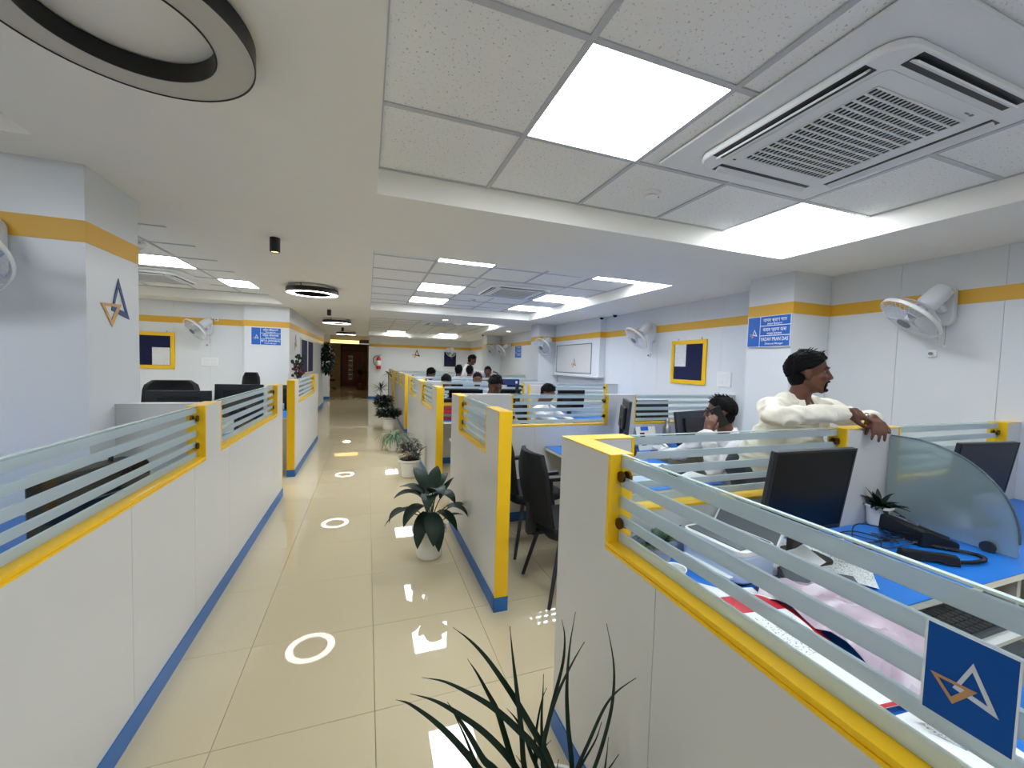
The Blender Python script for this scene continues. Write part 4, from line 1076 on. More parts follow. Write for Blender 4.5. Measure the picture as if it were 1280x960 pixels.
pot(p7, 0.12, 0.24, POTW); MB().tube([(0, 0, 0.22), (0.01, 0.0, 0.7), (0.0, 0.02, 1.15)], 0.01, 7).build('trunk', STEM, p7, smooth=60)
rosette(p7, 9, 1.12, 0.22, 0.06, (-0.1, 1.0), (0.4, 1.0), LEAFG, seed=8, joined=True); 
p8 = thing('potted_plant', 'small palm in a brown pot at the far wooden door', 'plant', (-0.30, 21.6, 0))
pot(p8, 0.24, 0.42, POTB); MB().tube([(0, 0, 0.38), (0, 0, 0.8)], 0.02, 7).build('trunk', STEM, p8, smooth=60); rosette(p8, 26, 0.75, 0.65, 0.06, (0.4, 1.45), (0.4, 1.4), LEAFD, seed=9, joined=True)
hp = thing('hanging_plant', 'dark leafy plant trailing from the left aisle wall near corridor mouth', 'plant', (-1.24, 14.0, 1.15))
MB().lathe([(0.10, 0.30), (0.14, 0.36), (0.15, 0.48), (0.13, 0.48), (0.12, 0.42)], 20).build('pot', POTB, hp, smooth=40)
MB().tube([(-0.15, 0, 0.66), (-0.1, 0, 0.66), (0, 0, 0.62), (0, 0, 0.46)], 0.006, 6).build('wall_hook', BLACK, hp)
hb = MB(); rnd = random.Random(77)
for i in range(420):
    a = rnd.uniform(0, 2 * PI); h = rnd.random(); rr = 0.29 * math.sin(PI * (0.1 + 0.85 * h)) * (0.6 + 0.5 * rnd.random())
    lf = arc_leaf(a, rnd.uniform(-1.2, 0.6), 0.14 * rnd.uniform(0.7, 1.2), 0.06, rnd.uniform(0.3, 1.2), (rr * math.cos(a) * 0.8 + 0.04, rr * math.sin(a), 0.92 * h - 0.05), n=4); hb.add(lf.v, lf.f)
hb.build('foliage', LEAFD, hp, smooth=60, kind='stuff')
# desk plants
d1p = thing('desk_plant', 'small rosette plant in white pot beside the near monitor', 'plant', (2.585, 1.335, ZD))
pot(d1p, 0.058, 0.11, POTW, taper=0.8); rosette(d1p, 34, 0.10, 0.105, 0.026, (0.1, 1.4), (0.2, 1.0), LEAFD, seed=12)
d2p = thing('desk_plant', 'green plant in pale pot blurred behind the frosted divider', 'plant', (2.98, 1.20, ZD))
pot(d2p, 0.065, 0.12, POTW, taper=0.85); rosette(d2p, 30, 0.11, 0.15, 0.035, (0.2, 1.4), (0.2, 1.2), LEAFG, seed=13)
d3p = thing('desk_plant', 'leafy plant in small white pot just behind the near yellow jamb', 'plant', (1.10, 1.28, ZD))
pot(d3p, 0.05, 0.10, POTW, taper=0.85); rosette(d3p, 26, 0.09, 0.115, 0.04, (0.3, 1.4), (0.4, 1.6), LEAFG, seed=14)
d4p = thing('desk_plant', 'small green plant on the desk seen past the third partition post', 'plant', (1.30, 5.55, ZD))
pot(d4p, 0.07, 0.12, mat('pale_blue_pot', (150, 190, 230), 0.4), taper=0.9); bush(d4p, 60, 0.12, 0.09, 0.12, 0.07, LEAFG, 15, 4)
# foreground plant
fg = thing('potted_plant', 'nearest plant with long dark strap leaves rising at bottom of picture', 'plant', (0.55, 1.0, 0))
pot(fg, 0.125, 0.22, POTW)
FG = [[(.548, .992, .2), (.383, 1.061, .276), (.316, 1.081, .341), (.292, 1.083, .379), (.237, 1.099, .446), (.183, 1.113, .501), (.124, 1.129, .547), (.087, 1.135, .564)],
[(.553, .974, .2), (.458, 1.035, .279), (.426, 1.053, .333), (.384, 1.075, .385), (.325, 1.104, .439), (.244, 1.14, .491), (.19, 1.165, .514), (.132, 1.191, .525)],
[(.565, .986, .2), (.527, 1.009, .275), (.5, 1.011, .366), (.457, 1.016, .433), (.4, 1.027, .498), (.344, 1.037, .554), (.278, 1.049, .603), (.21, 1.063, .643), (.15, 1.072, .662)],
[(.575, .998, .2), (.426, 1.046, .272), (.358, 1.064, .344), (.328, 1.067, .378), (.289, 1.075, .452), (.249, 1.083, .52), (.224, 1.085, .563)],
[(.544, 1.008, .2), (.404, 1.053, .266), (.344, 1.095, .297), (.321, 1.122, .32), (.291, 1.155, .385), (.261, 1.187, .44)],
[(.553, 1.022, .2), (.543, 1.004, .281), (.506, 1.013, .385), (.46, 1.025, .471), (.413, 1.037, .555), (.368, 1.048, .627), (.323, 1.058, .693), (.279, 1.067, .744), (.233, 1.076, .784)],
[(.559, 1.01, .2), (.453, 1.036, .273), (.415, 1.056, .355), (.393, 1.069, .427), (.371, 1.082, .499), (.349, 1.094, .543), (.317, 1.11, .603), (.289, 1.124, .646)],
[(.56, 1.005, .2), (.479, 1.026, .268), (.442, 1.03, .35), (.428, 1.028, .466), (.414, 1.023, .555), (.401, 1.018, .636), (.388, 1.014, .721), (.377, 1.008, .802)],
[(.517, 1.022, .2), (.506, 1.017, .28), (.464, 1.029, .383), (.439, 1.033, .452), (.415, 1.035, .501), (.387, 1.039, .538)],
[(.558, 1.023, .2), (.511, 1.016, .297), (.496, 1.028, .416), (.493, 1.033, .49), (.496, 1.035, .558), (.498, 1.037, .615)],
[(.57, .994, .2), (.495, 1.021, .28), (.48, 1.044, .376), (.489, 1.056, .435), (.507, 1.065, .507), (.527, 1.072, .538)],
[(.542, 1.026, .2), (.506, 1.017, .274), (.501, 1.035, .378), (.518, 1.044, .449), (.543, 1.05, .534), (.569, 1.056, .621), (.579, 1.068, .69), (.575, 1.082, .737)],
[(.521, .978, .2), (.565, .995, .265), (.585, 1.008, .326), (.58, 1.032, .442), (.583, 1.052, .547), (.598, 1.069, .654), (.622, 1.082, .753)],
[(.573, .996, .2), (.511, 1.015, .275), (.495, 1.018, .42), (.506, 1.008, .508), (.527, .995, .594), (.558, .978, .68), (.585, .961, .746)],
[(.533, 1.0, .2), (.597, .984, .26), (.642, .978, .338), (.682, .976, .463), (.7, .98, .556), (.703, .99, .644), (.687, 1.008, .75)],
[(.536, 1.005, .2), (.565, .995, .259), (.589, .987, .345), (.619, .977, .426), (.658, .965, .527), (.693, .952, .581), (.743, .932, .624)],
[(.569, 1.011, .2), (.565, .996, .271), (.61, .991, .35), (.651, .987, .414), (.672, .989, .461)],
[(.566, 1.029, .2), (.608, .979, .255), (.677, .987, .284), (.706, 1.009, .315), (.729, 1.033, .357)],
[(.525, 1.022, .2), (.587, .987, .249), (.652, .979, .289), (.696, .978, .32), (.731, .98, .35)],
[(.569, 1.004, .2), (.501, 1.019, .274), (.491, 1.058, .323), (.525, 1.079, .338), (.562, 1.099, .335)],
[(.528, 1.02, .2), (.512, 1.014, .252), (.485, 1.041, .281), (.463, 1.066, .305), (.441, 1.092, .33)],
[(.532, .974, .2), (.528, 1.008, .252), (.537, 1.017, .3), (.551, 1.025, .348)]]
for pts in FG:
    P = spline(pts, 4); L_ = sum((P[i + 1] - P[i]).length for i in range(len(P) - 1))
    P = [p - Vector((0.55, 1.0, 0)) for p in P]
    MB().leaf(P, 0.019 if L_ > 0.45 else 0.012, up=(0.3, -1, 0.35), fold=0.35, th=0.0014, prof=lambda t: min(1.0, 0.75 + t) if t < 0.35 else max(0.03, (1 - ((t - 0.35) / 0.65) ** 1.7))).build('leaf', LEAFD, fg, smooth=60)
MB().lathe([(0.05, 0.2), (0.045, 0.27), (0.02, 0.31)], 14).build('crown_base', LEAFD, fg, smooth=60)
# ------------------------------------------------------------------ papers, printer and oddments on the near desk
def sheet(loc, rot, w, h, label, material=PAPER, cat='paper', name='paper_sheet', curl=0.0, n=10, th=0.0012, group=None, pitch=0.0):
    r_ = []
    for i in range(n + 1):
        t = i / n; x = (t - 0.5) * w; z = curl * ((2 * t - 1) ** 2) * (1 if t > 0.5 else 0.25) + pitch * t
        r_.append([Vector((x, -h / 2, z)), Vector((x, h / 2, z)), Vector((x, h / 2, z + th)), Vector((x, -h / 2, z + th))])
    o = MB().ring(r_).build(name, material, None, smooth=30)
    o.location = loc; o.rotation_euler = (0, 0, rot)
    return tag(o, label, cat, group)
sheet((1.86, 1.08, ZD + 0.001), math.radians(35), 0.30, 0.21, 'printed white sheet curling beside the near monitor', PRINTED, curl=0.03, group='loose sheets on the near desk')
sheet((1.74, 1.26, ZD + 0.001), math.radians(22), 0.29, 0.20, 'white ruled sheet nearest the back glass on near desk', PRINTED, curl=0.012, group='loose sheets on the near desk')
sheet((1.98, 1.19, ZD + 0.003), math.radians(48), 0.25, 0.17, 'small printed slip overlapping the sheet by near monitor', PRINTED, curl=0.02, group='loose sheets on the near desk')
sheet((1.15, 1.07, ZD + 0.001), math.radians(40), 0.15, 0.11, 'small white paper with curved edge by the near sill', PAPER, group='loose sheets on the near desk')
prn = thing('printer', 'pale blue-white printer with grey glass lid on the near desk', 'printer', (1.385, 1.215, ZD), math.radians(-84))
MB().prism(rrect(0.28, 0.22, 0.045), Matrix.Identity(4), 0.012, 0.115).build('body', PALEBLUE, prn, bevel=0.008, smooth=40)
MB().prism(rrect(0.25, 0.19, 0.03), Matrix.Identity(4), 0.0, 0.012).build('foot_plinth', BLACK, prn)
MB().prism(rrect(0.28, 0.22, 0.045), Matrix.Translation((0, 0, 0)), 0.1155, 0.135).build('lid_frame', WHITEPL, prn, bevel=0.003)
MB().box(-0.12, 0.12, -0.09, 0.09, 0.1352, 0.139).build('lid_glass', CPUGREY, prn, bevel=0.002)
MB().obox(Matrix.Translation((0, 0.10, 0.12)) @ Matrix.Rotation(math.radians(-32), 4, 'X'), -0.135, 0.135, -0.004, 0.004, 0.0, 0.115).build('rear_paper_tray', CPUGREY, prn)
Tt = Matrix.Translation((0, 0.10, 0.12)) @ Matrix.Rotation(math.radians(-32), 4, 'X')
MB().obox(Tt, -0.142, -0.135, -0.006, 0.006, 0.0, 0.12).build('tray_edge', WHITEPL, prn); MB().obox(Tt, 0.135, 0.142, -0.006, 0.006, 0.0, 0.12).build('tray_edge', WHITEPL, prn)
MB().box(-0.11, 0.11, -0.135, -0.105, 0.03, 0.036).build('output_tray', WHITEPL, prn)
for i in range(3): MB().ell((0.105, -0.05 + 0.03 * i, 0.141), (0.008, 0.008, 0.003), 10, 6).build('button', GREYPL, prn)
stk = thing('paper_stack', 'cream paper stack with one lifted corner behind the printer', 'paper', (1.62, 1.15, ZD), math.radians(-28))
for i in range(7):
    a = math.radians(random.uniform(-4, 4))
    MB().obox(Matrix.Rotation(a, 4, 'Z'), -0.11, 0.11, -0.08, 0.08, 0.004 * i, 0.004 * i + 0.0036).build('sheet', PAPER2, stk)
lf = MB(); lf.ring([[Vector((x, -0.08, z)), Vector((x, 0.08, z)), Vector((x, 0.08, z + 0.001)), Vector((x, -0.08, z + 0.001))] for x, z in ((-0.11, 0.029), (0.0, 0.029), (0.05, 0.034), (0.09, 0.05), (0.115, 0.07))]).build('lifted_sheet', PAPER, stk, smooth=40)
tray = thing('document_tray', 'low dark grey document tray with slanted lip on the near desk', 'tray', (1.58, 0.97, ZD), math.radians(-40))
MB().box(-0.12, 0.12, -0.075, 0.075, 0.0, 0.008).build('base', DARK, tray)
MB().obox(Matrix.Translation((0, 0.0, 0.03)) @ Matrix.Rotation(math.radians(8), 4, 'X'), -0.12, 0.12, -0.08, 0.08, 0, 0.006).build('lid', CPUGREY, tray, bevel=0.002)
for s_ in (-1, 1): MB().box(s_ * 0.12 - 0.004, s_ * 0.12 + 0.004, -0.075, 0.075, 0, 0.035).build('side_wall', DARK, tray)
MB().box(-0.116, 0.116, 0.071, 0.079, 0, 0.03).build('back_wall', DARK, tray)
mob = thing('mobile_phone', 'slim dark mobile phone lying on the near desk beside the printer', 'phone', (1.40, 0.99, ZD), math.radians(-42))
MB().prism(rrect(0.15, 0.072, 0.012), Matrix.Identity(4), 0.0, 0.009).build('body', CPUGREY, mob, bevel=0.002)
MB().prism(rrect(0.144, 0.066, 0.01), Matrix.Identity(4), 0.0091, 0.0098).build('screen', BLACK_GL, mob)
tis = thing('tissue_packet', 'small indigo packet leaning behind the lower yellow corner of the near glass', 'packet', (0.985, 1.20, ZD), math.radians(-50))
MB().box(-0.045, 0.045, -0.02, 0.02, 0.0, 0.10).build('packet', mat('indigo_card', (72, 92, 180), 0.5), tis, bevel=0.01)
MB().box(-0.02, 0.03, -0.0206, -0.0201, 0.05, 0.065).build('print_mark', WHITEI, tis)
cup = thing('paper_cup', 'white crumpled paper cup next to the indigo packet', 'cup', (1.05, 1.13, ZD))
MB().lathe([(0.026, 0), (0.028, 0.002), (0.037, 0.085), (0.039, 0.087), (0.039, 0.09), (0.035, 0.088), (0.026, 0.006)], 20).build('cup', PAPER, cup, smooth=40)
# glossy brochure with red border, bent along the sill
br = thing('brochure', 'glossy white brochure with red border bent along the near yellow sill', 'brochure', (1.17, 0.80, ZD))
def strip(pts_a, pts_b, material, name, parent, th=0.001, world=True, sm=40):
    rings = []
    for a, b in zip(pts_a, pts_b):
        a, b = Vector(a), Vector(b); rings.append([a, b, b + Vector((0, 0, th)), a + Vector((0, 0, th))])
    return MB().ring(rings).build(name, material, parent, world=world, smooth=sm)
A = spline([(1.07, 1.05, 0.735), (1.06, 0.96, 0.775), (1.06, 0.85, 0.770), (1.05, 0.74, 0.740), (1.05, 0.62, 0.735), (1.07, 0.55, 0.755)], 5)
Bq = spline([(1.27, 1.03, 0.735), (1.29, 0.95, 0.760), (1.30, 0.84, 0.755), (1.28, 0.73, 0.735), (1.26, 0.61, 0.732), (1.25, 0.54, 0.745)], 5)
strip(A, Bq, PAPER, 'folded_sheet', br)
def sub_strip(f0, f1, dz, material, name, i0=0, i1=None):
    a = [p.lerp(q, f0) + Vector((0, 0, dz)) for p, q in zip(A, Bq)][i0:i1]; b = [p.lerp(q, f1) + Vector((0, 0, dz)) for p, q in zip(A, Bq)][i0:i1]
    return strip(a, b, material, name, br, 0.0004)
sub_strip(0.90, 1.0, 0.0013, RED, 'red_border', 6)
sub_strip(0.12, 0.92, 0.0013, RED, 'red_heading', 2, 9)
sub_strip(0.25, 0.86, 0.0012, PRINTED, 'printed_text', 9, 16)
sub_strip(0.2, 0.9, 0.0014, RED, 'red_footer', 24, 26)
sheet((1.20, 0.92, ZD + 0.004), math.radians(80), 0.30, 0.21, 'white leaflet lying under the red-bordered brochure', PAPER, group='loose sheets on the near desk', curl=0.01)
mv = thing('plastic_cover', 'crumpled mauve plastic cover spread on the near desk return', 'plastic', (1.36, 0.74, ZD))
rnd = random.Random(5); g = []; NX, NY = 16, 20
for i in range(NX + 1):
    for j in range(NY + 1):
        u, v = i / NX, j / NY
        x = 1.26 + 0.34 * u + 0.03 * math.sin(4 * v) - 0.03 * v; y = 0.98 - 0.46 * v + 0.03 * math.sin(5 * u)
        z = ZD + 0.008 + 0.05 * abs(math.sin(5.2 * u + 3.1 * v + 0.5 * math.sin(7 * v))) ** 0.7 * (0.4 + 0.6 * u) + 0.03 * abs(math.sin(9 * u - 8 * v)) + rnd.uniform(0, 0.005)
        g.append((x, y, z))
m = MB(); n1 = NY + 1
fs = [(i * n1 + j, (i + 1) * n1 + j, (i + 1) * n1 + j + 1, i * n1 + j + 1) for i in range(NX) for j in range(NY)]
m.add(g, fs); o_ = len(g)
m.add([(p[0], p[1], p[2] - 0.0015) for p in g], [tuple(reversed(f)) for f in fs])
m.build('film', MAUVE, mv, world=True, smooth=28)
rol = thing('paper_roll', 'white printed carrier folded along the sill with a maroon leaf mark', 'paper', (1.04, 0.42, ZD))
A = spline([(1.03, 0.545, 0.738), (1.03, 0.47, 0.76), (1.03, 0.40, 0.765), (1.03, 0.30, 0.745)], 5); Bq = spline([(1.26, 0.53, 0.735), (1.27, 0.45, 0.76), (1.26, 0.38, 0.765), (1.24, 0.29, 0.75)], 5)
strip(A, Bq, PAPER, 'sheet', rol)
Mr = frame_M((1.17, 0.47, 0.778), (0.1, -1, 0.0), (1, 0.1, 0.0))
MB().prism([(-0.04, -0.01), (-0.015, 0.028), (0.02, 0.02), (0.045, -0.012), (0.0, -0.004)], Mr, -0.012, -0.003).build('maroon_mark', MAROON, rol, world=True)
MB().prism([(-0.01, -0.03), (0.05, -0.024), (0.05, -0.017), (-0.01, -0.022)], Mr, -0.012, -0.003).build('printed_word', PRINTED, rol, world=True)
bx = thing('card_box', 'taupe cardboard box lid poking out below the logo sticker', 'box', (1.16, 0.20, ZD), math.radians(12))
MB().box(-0.10, 0.10, -0.06, 0.06, 0, 0.05).build('box', TAUPE, bx, bevel=0.003)
MB().box(-0.104, 0.104, -0.064, 0.064, 0.035, 0.056).build('lid', TAUPE, bx, bevel=0.002)
gf = thing('folder', 'pale green folder at the picture edge behind the logo sticker', 'folder', (1.06, 0.05, ZD), math.radians(5))
MB().box(-0.12, 0.12, -0.08, 0.08, 0, 0.012).build('cover', mat('pale_green_card', (160, 196, 188), 0.6), gf)
MB().box(-0.118, 0.125, -0.077, 0.077, 0.003, 0.009).build('pages', PAPER, gf)

# beyond the divider
monitor((3.22, 1.20, ZD), math.radians(-6), 'slate-screened monitor behind the frosted divider', 0.46, 0.30, 0.15, 8, DARK)
pd = thing('desk_return', 'small round-ended blue desk return at the right picture edge', 'desk', (3.66, 0.55, 0))
MB().prism(rrect(0.9, 0.5, 0.2, 8), Matrix.Translation((0, 0, 0)), 0.735, 0.765).build('desktop', mat('deep_blue_laminate', (20, 82, 160), 0.4), pd)
MB().box(-0.04, 0.04, -0.04, 0.04, 0.0, 0.735).build('leg', WHITEPL, pd)
sheet((3.55, 0.52, 0.7652), 0.3, 0.28, 0.2, 'white sheet on the round-ended blue return', PAPER)
fl_ = thing('file_stack', 'dark box files upright on the far right blue return', 'files', (3.9, 0.6, 0.765))
for i in range(4): MB().box(-0.12 + 0.06 * i, -0.065 + 0.06 * i, -0.13, 0.13, 0, 0.27 - 0.02 * (i % 2)).build('box_file', (BLACK, DARK, TAUPE, BLACK)[i], fl_, bevel=0.002)

# ------------------------------------------------------------------ chairs
def visitor_chair(label, loc, rot):
    r = thing('office_chair', label, 'chair', loc, rot, group='black fabric office chairs')
    MB().prism(rrect(0.48, 0.46, 0.1, 6), Matrix.Identity(4), 0.42, 0.49).build('seat', FABRIC, r, bevel=0.02, smooth=50)
    rows = []
    for i in range(9):
        t = i / 8; z = 0.50 + 0.46 * t; wv = 0.21 + 0.03 * math.sin(PI * t) - 0.05 * max(0, t - 0.75) * 4
        y = -0.20 - 0.07 * t - 0.02 * math.sin(PI * t)
        rows.append([Vector((x * wv, y - (0.035 * (1 - x * x) if True else 0) - d, z)) for x, d in ((-1, 0), (-0.5, 0), (0, 0), (0.5, 0), (1, 0), (1, 0.028), (0.5, 0.04), (0, 0.045), (-0.5, 0.04), (-1, 0.028))])
    MB().ring(rows).build('backrest', FABRIC, r, smooth=60, bevel=0.006)
    MB().box(-0.03, 0.03, -0.31, -0.255, 0.40, 0.62).box(-0.03, 0.03, -0.28, 0.0, 0.395, 0.42).build('back_bracket', BLACK, r, bevel=0.004)
    for s_ in (-1, 1):
        a = MB().tube([(s_ * 0.22, 0.02, 0.42), (s_ * 0.275, 0.02, 0.43), (s_ * 0.275, -0.01, 0.655)], 0.014, 8).build('arm_post', BLACK, r, smooth=50)
        MB().prism([(p[0] + s_ * 0.275, p[1] - 0.02) for p in rrect(0.06, 0.26, 0.025)], Matrix.Identity(4), 0.655, 0.685).build('arm_pad', BLACK, a, bevel=0.006)
        for q in (-1, 1):
            MB().tube([(s_ * 0.15, q * 0.13, 0.43), (s_ * 0.225, q * 0.235, 0.0)], [0.016, 0.012], 10).build('leg', DARK, r, smooth=50)
    MB().box(-0.17, 0.17, -0.15, 0.15, 0.395, 0.425).build('seat_pan', BLACK, r)
    return r
ch0 = visitor_chair('nearer black chair in the gap beside the nearest partition, back towards aisle', (1.32, 2.44, 0), -PI / 2)
dup(ch0, (1.30, 3.14, 0), -PI / 2 + 0.15, 'black chair behind the yellow end post, mostly hidden by it')
def exec_chair(label, loc, rot, H=1.28, W=0.24):
    r = thing('executive_chair', label, 'chair', loc, rot, group='black high-backed chairs')
    MB().prism(rrect(0.5, 0.48, 0.1, 6), Matrix.Identity(4), 0.43, 0.52).build('seat', LEATHER, r, bevel=0.025, smooth=50)
    rows = []
    for i in range(13):
        t = i / 12; z = 0.54 + (H - 0.54) * t; k = W * (1 - 0.10 * t - 0.55 * max(0, t - 0.9) * 5); puff = 0.055 + 0.012 * math.sin(6 * PI * t)
        y = -0.22 - 0.10 * t
        rows.append([Vector((x * k, y + d * puff, z)) for x, d in ((-1, 0), (-0.8, 0.8), (0, 1), (0.8, 0.8), (1, 0), (0.8, -0.6), (0, -0.8), (-0.8, -0.6))])
    MB().ring(rows).build('backrest', LEATHER, r, smooth=60, bevel=0.008)
    for s_ in (-1, 1):
        a = MB().tube([(s_ * 0.25, -0.1, 0.46), (s_ * 0.29, -0.08, 0.56), (s_ * 0.29, -0.05, 0.66)], 0.018, 8).build('arm_post', BLACK, r, smooth=50)
        MB().prism([(p[0] + s_ * 0.29, p[1] - 0.02) for p in rrect(0.07, 0.28, 0.03)], Matrix.Identity(4), 0.66, 0.70).build('arm_pad', LEATHER, a, bevel=0.008)
    MB().tube([(0, 0, 0.10), (0, 0, 0.43)], 0.03, 12).build('gas_column', BLACK, r, smooth=50)
    for k in range(5):
        a = 2 * PI * k / 5
        b = MB().tube([(0, 0, 0.12), (0.30 * math.cos(a), 0.30 * math.sin(a), 0.075)], [0.026, 0.016], 8).build('base_arm', BLACK, r, smooth=50)
        MB().tube([(0.30 * math.cos(a) - 0.02, 0.30 * math.sin(a), 0.03), (0.30 * math.cos(a) + 0.02, 0.30 * math.sin(a), 0.03)], 0.03, 12).build('castor', BLACK, b, smooth=50)
    return r
ec0 = exec_chair('black high-backed chair behind the seated phone caller', (2.86, 2.40, 0), math.radians(70), 1.19)
exec_chair('slim black high-backed chair in the left bay beside the far pillar', (-1.47, 6.0, 0), PI, 1.31, 0.12)
exec_chair('wide black leather chair in the left bay under the notice board', (-2.15, 5.65, 0), PI + 0.2, 1.21, 0.30)
exec_chair('black chair in the dim lobby left of the far wooden door', (-1.75, 22.0, 0), -PI / 2, 1.15)

# ------------------------------------------------------------------ other bays
def back_monitor(loc, rot, label, **k): return monitor(loc, rot, label, **k)
monitor((-1.66, 4.62, ZD), PI + 0.05, 'dark monitor seen from behind in the left bay, near the leather chair', 0.50, 0.31, 0.15, 6)
monitor((-1.20, 4.72, ZD), PI - 0.03, 'dark monitor in the left bay close behind the second striped glass', 0.42, 0.33, 0.19, 4)
wb = thing('carrier_bag', 'white carrier bag between the two monitors of the left bay', 'bag', (-1.42, 4.75, ZD))
MB().ell((0, 0, 0.19), (0.07, 0.06, 0.19), 16, 12, fn=lambda q, p: q * (1 + 0.06 * math.sin(9 * p.x + 5 * p.z))).build('sack', WHITEPL, wb, smooth=50)
MB().tube(bez((-0.03, 0, 0.36), (0, 0, 0.46), (0.03, 0, 0.36), 6), 0.004, 5).build('handle', WHITEPL, wb)
bg = thing('briefcase', 'black leather briefcase on the blue desk behind the near left glass', 'bag', (-1.13, 2.28, ZD), math.radians(68))
MB().prism([(p[0], p[1] + 0.15) for p in rrect(0.42, 0.30, 0.05, 6)], frame_M((0, 0.06, 0), (1, 0, 0), (0, 0, 1)), 0.0, 0.12).build('shell', LEATHER, bg, bevel=0.015, smooth=50)
MB().tube(spline([(-0.07, 0, 0.29), (-0.06, 0, 0.335), (0.06, 0, 0.335), (0.07, 0, 0.29)], 4), 0.009, 8).build('handle', LEATHER, bg, smooth=50)
MB().box(-0.17, 0.17, -0.064, -0.060, 0.17, 0.176).build('zip', STEEL, bg)
MB().ell((0.15, -0.064, 0.24), 0.01, 10, 8).build('clasp', CHROME, bg, smooth=50)
sheet((-1.1, 1.02, ZD + 0.001), 0.4, 0.30, 0.21, 'white sheet on the blue desk behind the near left glass', PAPER)
tel = thing('desk_phone', 'small dark telephone on the desk behind the near left glass', 'telephone', (-1.12, 1.62, ZD), 0.6)
MB().prism([(-0.08, 0.0), (0.08, 0.0), (0.08, 0.06), (-0.08, 0.03)], frame_M((0, 0, 0), (0, 1, 0), (0, 0, 1)), -0.1, 0.1).build('body', BLACK, tel, bevel=0.005)
MB().box(-0.09, -0.05, -0.09, 0.09, 0.045, 0.085).build('handset', BLACK, tel, bevel=0.01)
monitor((-1.15, 7.0, ZD), PI, 'dark monitor behind the left partition past the gap', 0.45, 0.28, 0.1)
fb = thing('flower_vase', 'dark red flower arrangement in white vase before the navy boards', 'vase', (-1.15, 8.05, ZD))
MB().lathe([(0.05, 0), (0.06, 0.02), (0.055, 0.36), (0.05, 0.40), (0.045, 0.38)], 18).build('vase', WHITEPL, fb, smooth=40)
rnd = random.Random(8); fm = MB(); lm = MB()
for i in range(42):
    a = rnd.uniform(0, 6.28); h = rnd.uniform(0.46, 0.86); rr = rnd.uniform(0.01, 0.10)
    (fm if h < 0.68 else lm).ell((rr * math.cos(a), rr * math.sin(a), h), (0.028, 0.028, 0.026), 8, 6)
    lm.tube([(0, 0, 0.38), (rr * math.cos(a), rr * math.sin(a), h)], 0.004, 4)
fm.build('blooms', mat('dark_red_petals', (70, 30, 36), 0.85), fb, smooth=60, kind='stuff'); lm.build('stems', LEAFD, fb, smooth=60, kind='stuff')
# second right bay
monitor((2.375, 3.30, ZD), math.radians(62), 'grey-backed monitor seen edge-on at the seated phone caller\'s desk', 0.46, 0.32, 0.17, 4, group='dark computer monitors')
bt = thing('steel_bottle', 'steel water bottle on the desk beside the phone caller', 'bottle', (2.80, 3.22, ZD), scale=1.22)
MB().lathe([(0.032, 0.0), (0.034, 0.004), (0.034, 0.16), (0.03, 0.19), (0.017, 0.215), (0.017, 0.222)], 24).build('body', STEEL, bt, smooth=40)
MB().lathe([(0.019, 0.222), (0.019, 0.25), (0.016, 0.254), (0.001, 0.255)], 20).build('cap', STEEL, bt, smooth=40)
MB().box(-0.012, 0.012, -0.0352, -0.034, 0.07, 0.10).build('label_mark', DARK, bt)
cal = thing('desk_calendar', 'tented desk calendar with blue strip and brown photo beside steel bottle', 'calendar', (2.62, 3.25, ZD), 0.1, scale=1.15)
MB().obox(Matrix.Rotation(math.radians(-18), 4, 'X'), -0.11, 0.11, -0.002, 0.002, 0.0, 0.20).build('front_leaf', PAPER2, cal)
MB().obox(Matrix.Translation((0, 0.123, 0)) @ Matrix.Rotation(math.radians(18), 4, 'X'), -0.11, 0.11, -0.002, 0.002, 0.0, 0.20).build('back_leaf', PAPER2, cal)
MB().obox(Matrix.Rotation(math.radians(-18), 4, 'X'), -0.055, 0.03, -0.0035, -0.002, 0.165, 0.20).build('blue_strip', SIGNB, cal)
MB().obox(Matrix.Rotation(math.radians(-18), 4, 'X'), -0.07, -0.02, -0.0035, -0.002, 0.04, 0.15).build('photo', WOODD, cal)
wt = thing('desk_phone', 'white desk telephone between the calendar and steel bottle', 'telephone', (2.68, 3.10, ZD), 0.3)
MB().prism([(-0.08, 0.0), (0.08, 0.0), (0.08, 0.06), (-0.08, 0.03)], frame_M((0, 0, 0), (0, 1, 0), (0, 0, 1)), -0.09, 0.09).build('body', WHITEPL, wt, bevel=0.006)
MB().tube(spline([(-0.08, -0.08, 0.07), (-0.06, 0.0, 0.1), (-0.05, 0.09, 0.085)], 5), 0.016, 8).build('handset', WHITEPL, wt, smooth=60)
monitor((3.22, 3.32, ZD), PI + 0.25, 'black monitor back right of the steel bottle', 0.60, 0.34, 0.03, 10)
for (x, y, rt, mt, lab) in ((2.10, 2.88, 0.2, PAPER, 'white sheet beside the caller\'s outstretched hand'), (2.22, 2.68, -0.3, PAPER, 'white form nearest the dark folder'), (1.95, 2.62, 0.5, PRINTED, 'printed sheet toward the black chairs'), (2.28, 2.36, 0.1, PAPER, 'white sheet behind the back glass rail'), (2.05, 2.30, -0.2, PAPER2, 'cream sheet nearest the back glass')):
    sheet((x, y, ZD + 0.001), rt, 0.29, 0.20, lab + ' on the second bay desk', mt, group='sheets on the second bay desk')
df = thing('folder', 'dark folder lying among white sheets on the second bay desk', 'folder', (2.22, 2.52, ZD + 0.003), 0.5)
MB().box(-0.15, 0.15, -0.11, 0.11, 0, 0.006).build('cover', BLACK, df); MB().box(-0.145, 0.15, -0.105, 0.105, 0.0061, 0.011).build('top_cover', BLACK_GL, df)
bf = thing('folder', 'blue folder on the second bay desk by the seated caller', 'folder', (1.80, 2.36, ZD + 0.002), -0.2)
